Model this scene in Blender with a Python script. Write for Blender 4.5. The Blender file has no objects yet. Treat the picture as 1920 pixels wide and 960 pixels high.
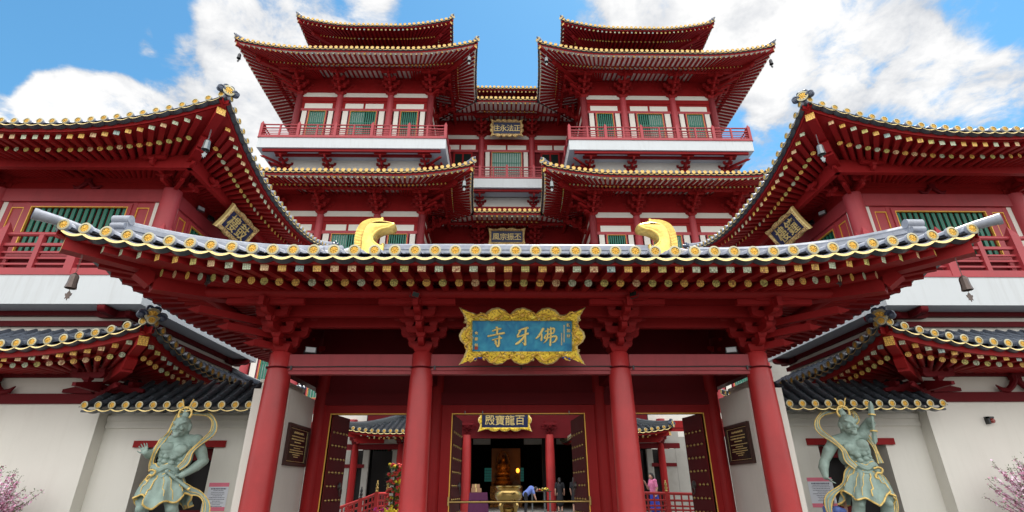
import bpy, bmesh, math, random
from mathutils import Vector, Matrix
from mathutils.geometry import tessellate_polygon
random.seed(7)
SC = bpy.context.scene
COL = SC.collection
R = math.radians

# ------------------------------------------------------------------ camera
def make_camera():
    yaw, pitch, roll = R(1.25), R(24.172), R(0.3145)
    cy, sy, cp, sp = math.cos(yaw), math.sin(yaw), math.cos(pitch), math.sin(pitch)
    fwd = Vector((sy*cp, cy*cp, sp)); right = Vector((cy, -sy, 0)); up = right.cross(fwd)
    r2 = math.cos(roll)*right - math.sin(roll)*up
    u2 = math.sin(roll)*right + math.cos(roll)*up
    cam = bpy.data.cameras.new('camera'); cam.sensor_width = 36; cam.lens = 966.92/1920*36
    cam.clip_start = .05; cam.clip_end = 5000
    o = bpy.data.objects.new('camera', cam); COL.objects.link(o)
    m = Matrix.Identity(4)
    for i in range(3):
        m[i][0], m[i][1], m[i][2] = r2[i], u2[i], -fwd[i]
    m[0][3], m[1][3], m[2][3] = -0.3962, 0, 1.6
    o.matrix_world = m
    SC.camera = o
make_camera()

# ------------------------------------------------------------------ sky, sun, exposure
SUN_EL, SUN_AZ = 69.0, 34.0          # high behind the halls, a little to the right
EXPOSURE = .82
SKY_STRENGTH = 0.10
def make_world():
    w = bpy.data.worlds.new('World'); SC.world = w; w.use_nodes = True
    nt = w.node_tree; N = nt.nodes; L = nt.links
    for n in list(N): N.remove(n)
    out = N.new('ShaderNodeOutputWorld'); bg = N.new('ShaderNodeBackground')
    bg.inputs['Strength'].default_value = SKY_STRENGTH
    sky = N.new('ShaderNodeTexSky'); sky.sky_type = 'NISHITA'; sky.sun_disc = False
    sky.sun_elevation = R(SUN_EL); sky.sun_rotation = R(SUN_AZ)
    sky.altitude = 0; sky.air_density = 1.0; sky.dust_density = .25; sky.ozone_density = 2.0
    tc = N.new('ShaderNodeTexCoord')
    nrm = N.new('ShaderNodeVectorMath'); nrm.operation = 'NORMALIZE'; L.new(tc.outputs['Generated'], nrm.inputs[0])
    def math_(op, a, b=None, clamp=False):
        n = N.new('ShaderNodeMath'); n.operation = op; n.use_clamp = clamp
        for i, v in enumerate((a, b)):
            if v is None: continue
            if isinstance(v, (int, float)): n.inputs[i].default_value = v
            else: L.new(v, n.inputs[i])
        return n.outputs[0]
    sep = N.new('ShaderNodeSeparateXYZ'); L.new(nrm.outputs[0], sep.inputs[0])
    zz = math_('ADD', math_('MAXIMUM', sep.outputs['Z'], 0.0), .18)
    comb = N.new('ShaderNodeCombineXYZ')
    L.new(math_('DIVIDE', sep.outputs['X'], zz), comb.inputs[0]); L.new(math_('DIVIDE', sep.outputs['Y'], zz), comb.inputs[1])
    def noise(scale, detail, rough, dist=0., off=(0, 0, 0)):
        mp = N.new('ShaderNodeMapping'); mp.inputs['Location'].default_value = off; L.new(comb.outputs[0], mp.inputs['Vector'])
        n = N.new('ShaderNodeTexNoise'); n.inputs['Scale'].default_value = scale; n.inputs['Detail'].default_value = detail
        n.inputs['Roughness'].default_value = rough; n.inputs['Distortion'].default_value = dist
        L.new(mp.outputs[0], n.inputs['Vector']); return n.outputs['Fac']
    n1 = noise(3.2, 10, .62, .3, (3.1, 1.7, .4)); n2 = noise(10., 9, .64, .5, (7.3, 2.2, 1.)); n3 = noise(4.5, 8, .6, .3, (1.3, 8.2, 5.))
    # cloud banks: direction, angular radius, weight
    BANKS = [(-.384,.625,.679,.13,1),(-.292,.653,.699,.11,1),(-.262,.625,.736,.08,1),(-.449,.611,.652,.05,.7),(-.662,.562,.496,.045,1.6),
      (-.600,.610,.515,.06,1.7),(-.540,.640,.540,.06,1.7),(-.624,.592,.508,.045,1),(-.419,.727,.544,.075,1),(-.073,.666,.742,.045,.7),
      (.137,.647,.750,.07,.55),(.277,.620,.734,.10,.8),(.471,.590,.655,.13,1),(.570,.581,.581,.11,1),(.418,.591,.690,.11,1),
      (.642,.531,.553,.08,.9),(.693,.536,.481,.06,.3),(.526,.672,.522,.08,.25),(-.410,.675,.613,.06,.6),(-.555,.565,.610,.035,1.3),(-.52,.59,.615,.03,1.2),
      (-.622,.528,.579,.13,-1.5),(-.539,.551,.638,.085,-1.3),(-.021,.706,.708,.115,-1),(.017,.654,.756,.09,-.9),(-.158,.635,.756,.06,-.8),
      (.662,.473,.582,.05,-1.6),(.056,.717,.695,.06,-.8),(-.466,.655,.594,.03,-.4),(-.659,.535,.528,.04,-1.2),(.593,.519,.616,.03,-1.1),(.575,.600,.556,.06,-.42),(.60,.63,.50,.07,-.38),(.505,.70,.505,.06,-.35),(.655,.53,.54,.05,-.35)]
    tot = None
    for x, y, z, r, wt in BANKS:
        d = N.new('ShaderNodeVectorMath'); d.operation = 'DOT_PRODUCT'; L.new(nrm.outputs[0], d.inputs[0]); d.inputs[1].default_value = Vector((x, y, z)).normalized()
        mr = N.new('ShaderNodeMapRange'); mr.interpolation_type = 'SMOOTHSTEP'; L.new(d.outputs['Value'], mr.inputs['Value'])
        mr.inputs['From Min'].default_value = math.cos(r*1.55); mr.inputs['From Max'].default_value = math.cos(r*.35)
        mr.inputs['To Min'].default_value = 0; mr.inputs['To Max'].default_value = wt
        tot = mr.outputs[0] if tot is None else math_('ADD', tot, mr.outputs[0])
    tot = math_('MINIMUM', math_('MAXIMUM', tot, -1.3), 1.0)
    # behind the viewer: unseen broken cloud added to light the fronts
    front = N.new('ShaderNodeMapRange'); front.interpolation_type = 'SMOOTHSTEP'; L.new(sep.outputs['Y'], front.inputs['Value'])
    front.inputs['From Min'].default_value = -.1; front.inputs['From Max'].default_value = .35; front.inputs['To Min'].default_value = .60; front.inputs['To Max'].default_value = 0
    dens = math_('ADD', math_('MULTIPLY', tot, .36), math_('ADD', front.outputs[0], math_('MULTIPLY', math_('SUBTRACT', n1, .5), 1.5)))
    dens = math_('ADD', dens, math_('MULTIPLY', math_('SUBTRACT', n2, .5), .80))
    mr = N.new('ShaderNodeMapRange'); mr.interpolation_type = 'SMOOTHSTEP'; L.new(dens, mr.inputs['Value'])
    mr.inputs['From Min'].default_value = .03; mr.inputs['From Max'].default_value = .36
    cov = mr.outputs[0]
    shade = N.new('ShaderNodeValToRGB'); L.new(math_('ADD', math_('MULTIPLY', n3, .7), math_('MULTIPLY', dens, .5)), shade.inputs[0])
    shade.color_ramp.elements[0].position = .36; shade.color_ramp.elements[0].color = (3.1, 3.3, 3.65, 1)
    shade.color_ramp.elements[1].position = .60; shade.color_ramp.elements[1].color = (5.7, 5.7, 5.7, 1)
    tint = N.new('ShaderNodeMix'); tint.data_type = 'RGBA'; tint.blend_type = 'MULTIPLY'; tint.inputs['Factor'].default_value = 1
    L.new(sky.outputs[0], tint.inputs['A']); tint.inputs['B'].default_value = (.64, 1.12, 1.16, 1)
    # unseen clouds behind the viewer, brightened to fill the shaded fronts
    lit = N.new('ShaderNodeMapRange'); lit.interpolation_type = 'SMOOTHSTEP'; L.new(sep.outputs['Y'], lit.inputs['Value'])
    lit.inputs['From Min'].default_value = .30; lit.inputs['From Max'].default_value = -.25; lit.inputs['To Min'].default_value = 0; lit.inputs['To Max'].default_value = 1.9
    hi = N.new('ShaderNodeMapRange'); hi.interpolation_type = 'SMOOTHSTEP'; L.new(sep.outputs['Z'], hi.inputs['Value'])
    hi.inputs['From Min'].default_value = .12; hi.inputs['From Max'].default_value = .50; hi.inputs['To Min'].default_value = .25; hi.inputs['To Max'].default_value = 1  # low clouds gain less, so less light gets under the eaves
    gain = math_('ADD', math_('MULTIPLY', lit.outputs[0], hi.outputs[0]), 1.0)
    gl = N.new('ShaderNodeVectorMath'); gl.operation = 'SCALE'; L.new(shade.outputs['Color'], gl.inputs[0]); L.new(gain, gl.inputs['Scale'])
    mix = N.new('ShaderNodeMix'); mix.data_type = 'RGBA'
    L.new(cov, mix.inputs['Factor']); L.new(tint.outputs['Result'], mix.inputs['A']); L.new(gl.outputs[0], mix.inputs['B'])
    L.new(mix.outputs['Result'], bg.inputs['Color']); L.new(bg.outputs[0], out.inputs['Surface'])
make_world()
def make_sun():
    l = bpy.data.lights.new('sun', 'SUN'); l.energy = 3.8; l.angle = R(.53); l.color = (1, .95, .88)
    o = bpy.data.objects.new('sun', l); COL.objects.link(o)
    el, az = R(SUN_EL), R(SUN_AZ)
    d = Vector((math.sin(az)*math.cos(el), math.cos(az)*math.cos(el), math.sin(el)))
    o.rotation_euler = (-d).to_track_quat('-Z', 'Y').to_euler(); o.location = d*100
make_sun()
SC.view_settings.view_transform = 'Standard'; SC.view_settings.look = 'None'
SC.view_settings.exposure = EXPOSURE; SC.view_settings.gamma = 1; SC.view_settings.use_curve_mapping = False
SC.cycles.max_bounces = 8; SC.cycles.diffuse_bounces = 4; SC.cycles.glossy_bounces = 3
SC.cycles.caustics_reflective = False; SC.cycles.caustics_refractive = False
try: SC.cycles.use_denoising = True
except Exception: pass
# ------------------------------------------------------------------ materials
def mat(name, col, rough=.5, metal=0., var=.12, scale=1.5, spec=.5, bump=0., bscale=40., dirt=0., emit=None, estr=0., streak=0.):
    m = bpy.data.materials.new(name); m.use_nodes = True
    nt = m.node_tree; N = nt.nodes; L = nt.links; b = N['Principled BSDF']
    tc = N.new('ShaderNodeTexCoord')
    n1 = N.new('ShaderNodeTexNoise'); n1.inputs['Scale'].default_value = scale; n1.inputs['Detail'].default_value = 6; n1.inputs['Roughness'].default_value = .6
    L.new(tc.outputs['Object'], n1.inputs['Vector'])
    cr = N.new('ShaderNodeValToRGB'); e = cr.color_ramp.elements
    e[0].position = .3; e[1].position = .7
    e[0].color = (*[c*(1-var) for c in col], 1); e[1].color = (*[min(1, c*(1+var)) for c in col], 1)
    L.new(n1.outputs['Fac'], cr.inputs[0]); src = cr.outputs[0]
    if dirt or streak:
        mp = N.new('ShaderNodeMapping'); mp.inputs['Scale'].default_value = (3.5, 3.5, .35) if streak else (1, 1, 1)
        L.new(tc.outputs['Object'], mp.inputs['Vector'])
        n2 = N.new('ShaderNodeTexNoise'); n2.inputs['Scale'].default_value = 2.2; n2.inputs['Detail'].default_value = 8; n2.inputs['Roughness'].default_value = .65
        L.new(mp.outputs[0], n2.inputs['Vector'])
        mr = N.new('ShaderNodeMapRange'); mr.inputs['From Min'].default_value = .5; mr.inputs['From Max'].default_value = .75
        mr.inputs['To Max'].default_value = max(dirt, streak); L.new(n2.outputs['Fac'], mr.inputs['Value'])
        mx = N.new('ShaderNodeMix'); mx.data_type = 'RGBA'; L.new(mr.outputs[0], mx.inputs['Factor']); L.new(src, mx.inputs['A'])
        mx.inputs['B'].default_value = (col[0]*.55, col[1]*.5, col[2]*.45, 1); src = mx.outputs['Result']
    L.new(src, b.inputs['Base Color'])
    b.inputs['Metallic'].default_value = metal
    b.inputs['Specular IOR Level'].default_value = spec
    rr = N.new('ShaderNodeMapRange'); rr.inputs['To Min'].default_value = max(.03, rough-.08); rr.inputs['To Max'].default_value = min(1, rough+.1)
    L.new(n1.outputs['Fac'], rr.inputs['Value']); L.new(rr.outputs[0], b.inputs['Roughness'])
    if bump:
        n3 = N.new('ShaderNodeTexNoise'); n3.inputs['Scale'].default_value = bscale; n3.inputs['Detail'].default_value = 5
        L.new(tc.outputs['Object'], n3.inputs['Vector'])
        bp = N.new('ShaderNodeBump'); bp.inputs['Strength'].default_value = bump; bp.inputs['Distance'].default_value = .02
        L.new(n3.outputs['Fac'], bp.inputs['Height']); L.new(bp.outputs[0], b.inputs['Normal'])
    if emit:
        b.inputs['Emission Color'].default_value = (*emit, 1); b.inputs['Emission Strength'].default_value = estr
    return m
def carved(name, c0, c1, c2, scale, metal=.6, rough=.35, accent=None):
    """gilded relief: two golds, a dark recess colour, strong bump"""
    m = bpy.data.materials.new(name); m.use_nodes = True
    nt = m.node_tree; N = nt.nodes; L = nt.links; b = N['Principled BSDF']
    tc = N.new('ShaderNodeTexCoord')
    n = N.new('ShaderNodeTexNoise'); n.inputs['Scale'].default_value = scale; n.inputs['Detail'].default_value = 2.5; n.inputs['Distortion'].default_value = 2.2
    L.new(tc.outputs['Object'], n.inputs['Vector'])
    cr = N.new('ShaderNodeValToRGB'); e = cr.color_ramp.elements
    e[0].position = .40; e[0].color = (*c2, 1); e[1].position = .47; e[1].color = (*c1, 1)
    x = e.new(.56); x.color = (*c0, 1)
    if accent:
        a = e.new(.66); a.color = (*c0, 1); a2 = e.new(.70); a2.color = (*accent, 1)
    L.new(n.outputs['Fac'], cr.inputs[0]); L.new(cr.outputs[0], b.inputs['Base Color'])
    b.inputs['Metallic'].default_value = metal; b.inputs['Roughness'].default_value = rough
    bp = N.new('ShaderNodeBump'); bp.inputs['Strength'].default_value = .9; bp.inputs['Distance'].default_value = .03
    L.new(n.outputs['Fac'], bp.inputs['Height']); L.new(bp.outputs[0], b.inputs['Normal'])
    return m
M = {}
M['red'] = mat('red_paint', (.265, .0115, .0125), .5, var=.10, scale=1.2, streak=.3, spec=.14)
M['redm'] = mat('red_column_paint', (.405, .027, .028), .38, bump=.05, bscale=18, var=.17, scale=1.1, streak=.18)
M['redd'] = mat('dark_red_timber', (.115, .006, .009), .55, var=.12, spec=.12)  # deeper red; inside gate and hall it carries shade in the colour
M['redw'] = mat('weathered_red_beam', (.31, .030, .037), .52, var=.12, scale=2, streak=.35)
M['redp'] = mat('faded_red_paint', (.37, .038, .047), .52, var=.10, streak=.2)
M['cream'] = mat('cream_render', (.73, .705, .635), .8, var=.04, scale=.6, spec=.2, bump=.08, bscale=60, streak=.09, dirt=.09)
M['white'] = mat('white_fascia', (.58, .61, .62), .6, var=.03, scale=.5, spec=.3, streak=.22)
M['soff'] = mat('cream_soffit', (.86, .84, .78), .7, var=.05, spec=.2)
M['tile'] = mat('grey_glazed_tile', (.16, .18, .24), .34, var=.25, scale=6, spec=.6, bump=.15, bscale=25)
M['tiled'] = mat('charcoal_glazed_tile', (.045, .055, .065), .33, var=.3, scale=6, spec=.55, bump=.15, bscale=25, dirt=.25)
M['rim'] = mat('grey_gold_rim', (.40, .37, .24), .4, metal=.3, var=.2)
M['goldst'] = mat('worn_gold', (.74, .52, .16), .45, metal=.25, var=.3, scale=14)
M['gold'] = mat('gold_paint', (.76, .46, .08), .36, metal=.35, var=.15, scale=8)
M['goldp'] = mat('pale_gold', (.78, .60, .24), .38, metal=.3, var=.12, scale=8)
M['tileg'] = mat('pale_grey_tile', (.255, .275, .32), .34, var=.22, scale=6, spec=.6, bump=.15, bscale=25)
M['goldf'] = mat('far_gold', (.66, .43, .12), .4, metal=.2, var=.15)
M['goldl'] = mat('bright_gilding', (.80, .56, .15), .36, metal=.75, var=.22, scale=9, bump=.35, bscale=16)
M['goldln'] = mat('gold_line', (.78, .42, .06), .45, metal=.2)
def patterned(name, col, dark):
    m = mat(name, col, .5, var=.15, scale=5)
    nt = m.node_tree; N = nt.nodes; L = nt.links; b = N['Principled BSDF']
    src = b.inputs['Base Color'].links[0].from_socket
    tc = N.new('ShaderNodeTexCoord'); v = N.new('ShaderNodeTexVoronoi'); v.feature = 'DISTANCE_TO_EDGE'; v.inputs['Scale'].default_value = 26; v.inputs['Randomness'].default_value = .35
    L.new(tc.outputs['Object'], v.inputs['Vector'])
    mr = N.new('ShaderNodeMapRange'); mr.inputs['From Min'].default_value = .04; mr.inputs['From Max'].default_value = .10; L.new(v.outputs['Distance'], mr.inputs['Value'])
    mx = N.new('ShaderNodeMix'); mx.data_type = 'RGBA'; L.new(mr.outputs[0], mx.inputs['Factor']); mx.inputs['A'].default_value = (*dark, 1); L.new(src, mx.inputs['B'])
    L.new(mx.outputs['Result'], b.inputs['Base Color'])
    return m
M['end0'] = patterned('gold_rafter_end', (.80, .50, .10), (.30, .12, .03))
M['end1'] = patterned('pale_green_rafter_end', (.56, .62, .44), (.18, .20, .12))
M['end2'] = patterned('tan_rafter_end', (.72, .52, .28), (.28, .10, .04))
M['end3'] = patterned('teal_rafter_end', (.40, .52, .46), (.12, .18, .18))
M['end4'] = patterned('olive_gold_rafter_end', (.62, .55, .16), (.20, .16, .04))
ENDS = [M['end%d' % i] for i in range(5)]
M['tilem'] = mat('dark_grey_tile', (.085, .10, .125), .35, var=.3, scale=6, spec=.6, bump=.15, bscale=25)
M['green'] = mat('green_lattice', (.008, .15, .095), .42, var=.12)
M['pane'] = mat('dark_window', (.012, .022, .02), .12, var=.1)
M['pale_sheet'] = mat('pale_window_sheet', (.50, .60, .56), .6, var=.06)
M['finial'] = mat('dark_blue_glaze', (.035, .05, .085), .3, var=.25, scale=8, spec=.6)
M['dimc'] = mat('shade_dimmed_cream', (.33, .32, .29), .85, var=.08, dirt=.3)  # cream render darkened to stand in for courtyard shade
M['dark'] = mat('dark_interior', (.010, .008, .008), .8, var=.2)  # near-black, puts the shade of rooms and openings into the colour
M['gilt'] = carved('gilded_dragon_relief', (.95, .66, .06), (.92, .62, .05), (.36, .20, .015), 13, metal=.3, accent=(.55, .62, .08))
M['gilt2'] = carved('gilded_cloud_relief', (.85, .62, .22), (.70, .45, .22), (.30, .16, .06), 9, metal=.4, accent=(.62, .45, .42))
M['blue'] = None
M['navy'] = mat('navy_panel', (.008, .016, .075), .35, var=.2)
M['black'] = mat('black_stone', (.010, .013, .015), .22, var=.3)
M['frame'] = mat('dark_brown_frame', (.045, .018, .014), .4, var=.2)
M['goldch'] = mat('gold_lettering', (.95, .70, .24), .4, metal=.2)
M['jade'] = mat('verdigris_statue', (.27, .36, .315), .62, var=.20, scale=5, spec=.3, bump=.15, bscale=30, dirt=.5)
M['brass'] = mat('brass', (.45, .31, .11), .28, metal=.95, var=.15, scale=5)
M['bronze'] = mat('bronze', (.10, .075, .065), .4, metal=.6, var=.25, scale=12)
M['steel'] = mat('grey_metal', (.20, .22, .22), .35, metal=.7)
M['blackm'] = mat('black_metal', (.02, .02, .022), .4)
M['pink'] = mat('pink_paper', (.80, .20, .28), .7)
M['paper'] = mat('white_paper', (.72, .74, .80), .7, var=.04)
M['ink'] = mat('grey_ink', (.10, .10, .16), .8)
M['petal'] = mat('pink_petal', (.90, .36, .54), .7, var=.35, scale=30)
M['petalp'] = mat('pale_pink_petal', (.95, .66, .78), .7, var=.2, scale=30)
M['leaf'] = mat('green_leaf', (.10, .17, .05), .6, var=.4, scale=30)
M['bark'] = mat('brown_bark', (.12, .075, .05), .8, var=.3, scale=20)
M['skin'] = mat('skin', (.55, .32, .23), .55, var=.06)
M['hair'] = mat('black_hair', (.012, .010, .010), .5)
M['bluec'] = mat('blue_shirt', (.16, .24, .62), .8)
M['pinkc'] = mat('pink_shirt', (.72, .20, .38), .8)
M['blackc'] = mat('black_cloth', (.014, .014, .018), .85)
M['bluej'] = mat('blue_skirt', (.03, .05, .40), .8)
M['purple'] = mat('purple_cloth', (.075, .004, .05), .6, var=.15)
M['card'] = mat('brown_cardboard', (.34, .19, .10), .8)
M['stone'] = mat('grey_granite', (.30, .29, .27), .75, var=.2, scale=20, bump=.2)
M['tilefloor'] = mat('courtyard_paving', (.13, .125, .115), .7, var=.15, scale=1.2, bump=.1)
M['yflower'] = mat('yellow_flower', (.80, .62, .03), .7)
M['rflower'] = mat('red_flower', (.70, .06, .05), .7)
M['amber'] = mat('amber_lamp', (.9, .4, .05), .5, emit=(1., .33, .03), estr=1.6)
M['altar'] = carved('altar_gilding', (.50, .22, .03), (.26, .09, .02), (.06, .02, .01), 9, metal=.5)
M['seal'] = mat('red_seal', (.40, .06, .03), .7)
M['wood'] = mat('dark_wood', (.05, .025, .018), .5)
M['lens'] = mat('red_lens', (.25, .03, .02), .15)
def blue_panel():
    m = bpy.data.materials.new('blue_lacquer'); m.use_nodes = True
    nt = m.node_tree; N = nt.nodes; L = nt.links; b = N['Principled BSDF']
    tc = N.new('ShaderNodeTexCoord'); n = N.new('ShaderNodeTexNoise'); n.inputs['Scale'].default_value = 4.5; n.inputs['Detail'].default_value = 6; n.inputs['Distortion'].default_value = 1.4
    L.new(tc.outputs['Object'], n.inputs['Vector']); cr = N.new('ShaderNodeValToRGB'); e = cr.color_ramp.elements
    e[0].position = .34; e[0].color = (.006, .17, .38, 1); e[1].position = .70; e[1].color = (.05, .36, .52, 1)
    L.new(n.outputs['Fac'], cr.inputs[0]); L.new(cr.outputs[0], b.inputs['Base Color']); b.inputs['Roughness'].default_value = .4
    return m
M['blue'] = blue_panel()

def tess(pts):
    return tessellate_polygon([[Vector(p) for p in pts]])
# ------------------------------------------------------------------ mesh builder
class MB:
    recalc = False
    def __init__(s): s.v = []; s.f = []; s.m = []
    def add(s, vs, fs, mi=0):
        b = len(s.v); s.v += [tuple(v) for v in vs]
        for f in fs: s.f.append(tuple(i+b for i in f)); s.m.append(mi)
    def merge(s, o):
        b = len(s.v); s.v += o.v; s.f += [tuple(i+b for i in f) for f in o.f]; s.m += o.m
    def box(s, x0, x1, y0, y1, z0, z1, mi=0):
        if x0 > x1: x0, x1 = x1, x0
        if y0 > y1: y0, y1 = y1, y0
        if z0 > z1: z0, z1 = z1, z0
        s.add([(x0,y0,z0),(x1,y0,z0),(x1,y1,z0),(x0,y1,z0),(x0,y0,z1),(x1,y0,z1),(x1,y1,z1),(x0,y1,z1)],
              [(3,2,1,0),(4,5,6,7),(0,1,5,4),(1,2,6,5),(2,3,7,6),(3,0,4,7)], mi)
    def beam(s, p0, p1, w, h, mi=0, mi_end=None, up=None):
        p0, p1 = Vector(p0), Vector(p1); d = (p1-p0).normalized()
        up = Vector(up) if up else Vector((0, 0, 1))
        sd = d.cross(up)
        if sd.length < 1e-4: sd = d.cross(Vector((0, 1, 0)))
        sd.normalize(); u = sd.cross(d).normalized()
        vs = []
        for p in (p0, p1):
            for a, b in ((-1,-1),(1,-1),(1,1),(-1,1)): vs.append(p + sd*(a*w/2) + u*(b*h/2))
        s.add(vs, [(0,1,5,4),(1,2,6,5),(2,3,7,6),(3,0,4,7),(3,2,1,0)], mi)
        s.add(vs[4:], [(0,1,2,3)], mi if mi_end is None else mi_end)
    def cyl(s, p0, p1, r0, r1=None, n=12, mi=0, mi_end=None, cap0=True):
        p0, p1 = Vector(p0), Vector(p1); r1 = r0 if r1 is None else r1; d = (p1-p0).normalized()
        a = d.cross(Vector((0, 0, 1)))
        if a.length < 1e-4: a = Vector((1, 0, 0))
        a.normalize(); b = a.cross(d).normalized(); vs = []
        for p, r in ((p0, r0), (p1, r1)):
            for i in range(n):
                t = 2*math.pi*(i+.5)/n; vs.append(p + a*(r*math.cos(t)) + b*(r*math.sin(t)))
        s.add(vs, [(i, i+n, (i+1) % n+n, (i+1) % n) for i in range(n)] + ([tuple(range(n))] if cap0 else []), mi)
        s.add(vs[n:], [tuple(range(n))[::-1]], mi if mi_end is None else mi_end)
    def prism(s, poly, o, ux, uy, un, depth, mi=0, mi_side=None):
        o, ux, uy, un = Vector(o), Vector(ux), Vector(uy), Vector(un); n = len(poly)
        a = [o+ux*x+uy*y for x, y in poly]; b = [p+un*depth for p in a]
        s.add(a+b, [tuple(range(n)), tuple(range(2*n-1, n-1, -1))], mi)
        s.add(a+b, [(i, i+n, (i+1) % n+n, (i+1) % n) for i in range(n)], mi if mi_side is None else mi_side)
    def lathe(s, prof, c, n=20, mi=0, ax=None):
        c = Vector(c); z = Vector(ax).normalized() if ax else Vector((0, 0, 1)); x = z.orthogonal().normalized() if ax else Vector((1, 0, 0)); y = z.cross(x)
        vs = []
        for r, h in prof:
            for i in range(n):
                t = 2*math.pi*i/n; vs.append(c + z*h + x*(r*math.cos(t)) + y*(r*math.sin(t)))
        k = len(prof)
        s.add(vs, [(j*n+i, j*n+(i+1) % n, (j+1)*n+(i+1) % n, (j+1)*n+i) for j in range(k-1) for i in range(n)] + [tuple(range(n))[::-1], tuple(range((k-1)*n, k*n))], mi)
    def tube(s, pts, r, n=8, mi=0, flat=1.0, closed_ends=True):
        pts = [Vector(p) for p in pts]; k = len(pts); rs = r if isinstance(r, (list, tuple)) else [r]*k
        vs = []; pa = None
        for i, p in enumerate(pts):
            d = (pts[min(i+1, k-1)] - pts[max(i-1, 0)]).normalized()
            if pa is None: pa = d.orthogonal().normalized()
            pa = (pa - d*pa.dot(d)).normalized(); pb = d.cross(pa)
            for j in range(n):
                t = 2*math.pi*j/n; vs.append(p + pa*(rs[i]*math.cos(t)) + pb*(rs[i]*flat*math.sin(t)))
        fs = [(i*n+j, i*n+(j+1) % n, (i+1)*n+(j+1) % n, (i+1)*n+j) for i in range(k-1) for j in range(n)]
        s.add(vs, fs + [tuple(range(n))[::-1], tuple(range((k-1)*n, k*n))], mi)
    def ball(s, c, rx, ry=None, rz=None, nu=12, nv=8, mi=0, rot=None):
        ry = rx if ry is None else ry; rz = rx if rz is None else rz; c = Vector(c); vs = []
        for j in range(1, nv):
            ph = math.pi*j/nv
            for i in range(nu):
                t = 2*math.pi*i/nu; p = Vector((rx*math.sin(ph)*math.cos(t), ry*math.sin(ph)*math.sin(t), rz*math.cos(ph)))
                if rot: p = rot @ p
                vs.append(c+p)
        top = Vector((0, 0, rz)); bot = Vector((0, 0, -rz))
        if rot: top, bot = rot @ top, rot @ bot
        vs += [c+top, c+bot]; T, B = len(vs)-2, len(vs)-1
        fs = [(j*nu+i, (j+1)*nu+i, (j+1)*nu+(i+1) % nu, j*nu+(i+1) % nu) for j in range(nv-2) for i in range(nu)]
        fs += [(T, i, (i+1) % nu) for i in range(nu)] + [(B, (nv-2)*nu+(i+1) % nu, (nv-2)*nu+i) for i in range(nu)]
        s.add(vs, fs, mi)
    def build(s, name, mats, parent=None, kind=None, label=None, sharp=38):
        me = bpy.data.meshes.new(name)
        off = Vector(parent_world(parent)) if parent else Vector((0, 0, 0))
        me.from_pydata([tuple(Vector(v)-off) for v in s.v], [], s.f)
        for m in (mats if isinstance(mats, (list, tuple)) else [mats]): me.materials.append(M[m] if isinstance(m, str) else m)
        me.polygons.foreach_set('material_index', s.m)
        me.polygons.foreach_set('use_smooth', [True]*len(s.f))
        me.update()
        if s.recalc:
            bm = bmesh.new(); bm.from_mesh(me); bmesh.ops.recalc_face_normals(bm, faces=bm.faces); bm.to_mesh(me); bm.free()
        try: me.set_sharp_from_angle(angle=R(sharp))
        except Exception: pass
        o = bpy.data.objects.new(name, me); COL.objects.link(o)
        if parent: o.parent = parent
        if kind: o['kind'] = kind
        if label: o['label'] = label
        return o
def parent_world(p):
    x = Vector((0, 0, 0))
    while p: x += p.location; p = p.parent
    return x
def thing(name, loc, label, cat, group=None):
    o = bpy.data.objects.new(name, None); COL.objects.link(o); o.location = loc
    o.empty_display_size = .2
    o['label'] = label; o['category'] = cat
    if group: o['group'] = group
    return o
def tag(o, label, cat, group=None):
    o['label'] = label; o['category'] = cat
    if group: o['group'] = group
    return o
class Frame:
    """local (u along the wall, w outward, z up) for a wall facing one of four ways"""
    def __init__(s, x, y, k): s.x, s.y, s.k = x, y, k
    def P(s, u, w, z):
        return (((s.x+u, s.y-w, z), (s.x+w, s.y+u, z), (s.x-u, s.y+w, z), (s.x-w, s.y-u, z))[s.k])
    def box(s, mb, u0, u1, w0, w1, z0, z1, mi=0):
        a = s.P(u0, w0, z0); b = s.P(u1, w1, z1); mb.box(a[0], b[0], a[1], b[1], a[2], b[2], mi)
    def U(s): return Vector(((1,0,0),(0,1,0),(-1,0,0),(0,-1,0))[s.k])
    def W(s): return Vector(((0,-1,0),(1,0,0),(0,1,0),(-1,0,0))[s.k])
def text_mesh(body, size, extrude, xf, materials, name, parent, bold=0., shear=0.):
    """xf maps (x, y, depth) of the glyph plane to world; each glyph is centred on the origin"""
    c = bpy.data.curves.new('glyph', 'FONT'); c.body = body; c.size = size; c.extrude = extrude; c.offset = bold; c.shear = shear; c.resolution_u = 3
    o = bpy.data.objects.new('glyph', c); COL.objects.link(o)
    dg = bpy.context.evaluated_depsgraph_get(); me = bpy.data.meshes.new_from_object(o.evaluated_get(dg))
    bpy.data.objects.remove(o); bpy.data.curves.remove(c)
    if not len(me.vertices): return None
    xs = [v.co.x for v in me.vertices]; ys = [v.co.y for v in me.vertices]; cx = (min(xs)+max(xs))/2; cy = (min(ys)+max(ys))/2
    mb = MB(); mb.add([xf(v.co.x-cx, v.co.y-cy, v.co.z) for v in me.vertices], [tuple(p.vertices) for p in me.polygons])
    bpy.data.meshes.remove(me)
    return mb.build(name, materials, parent)
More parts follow.
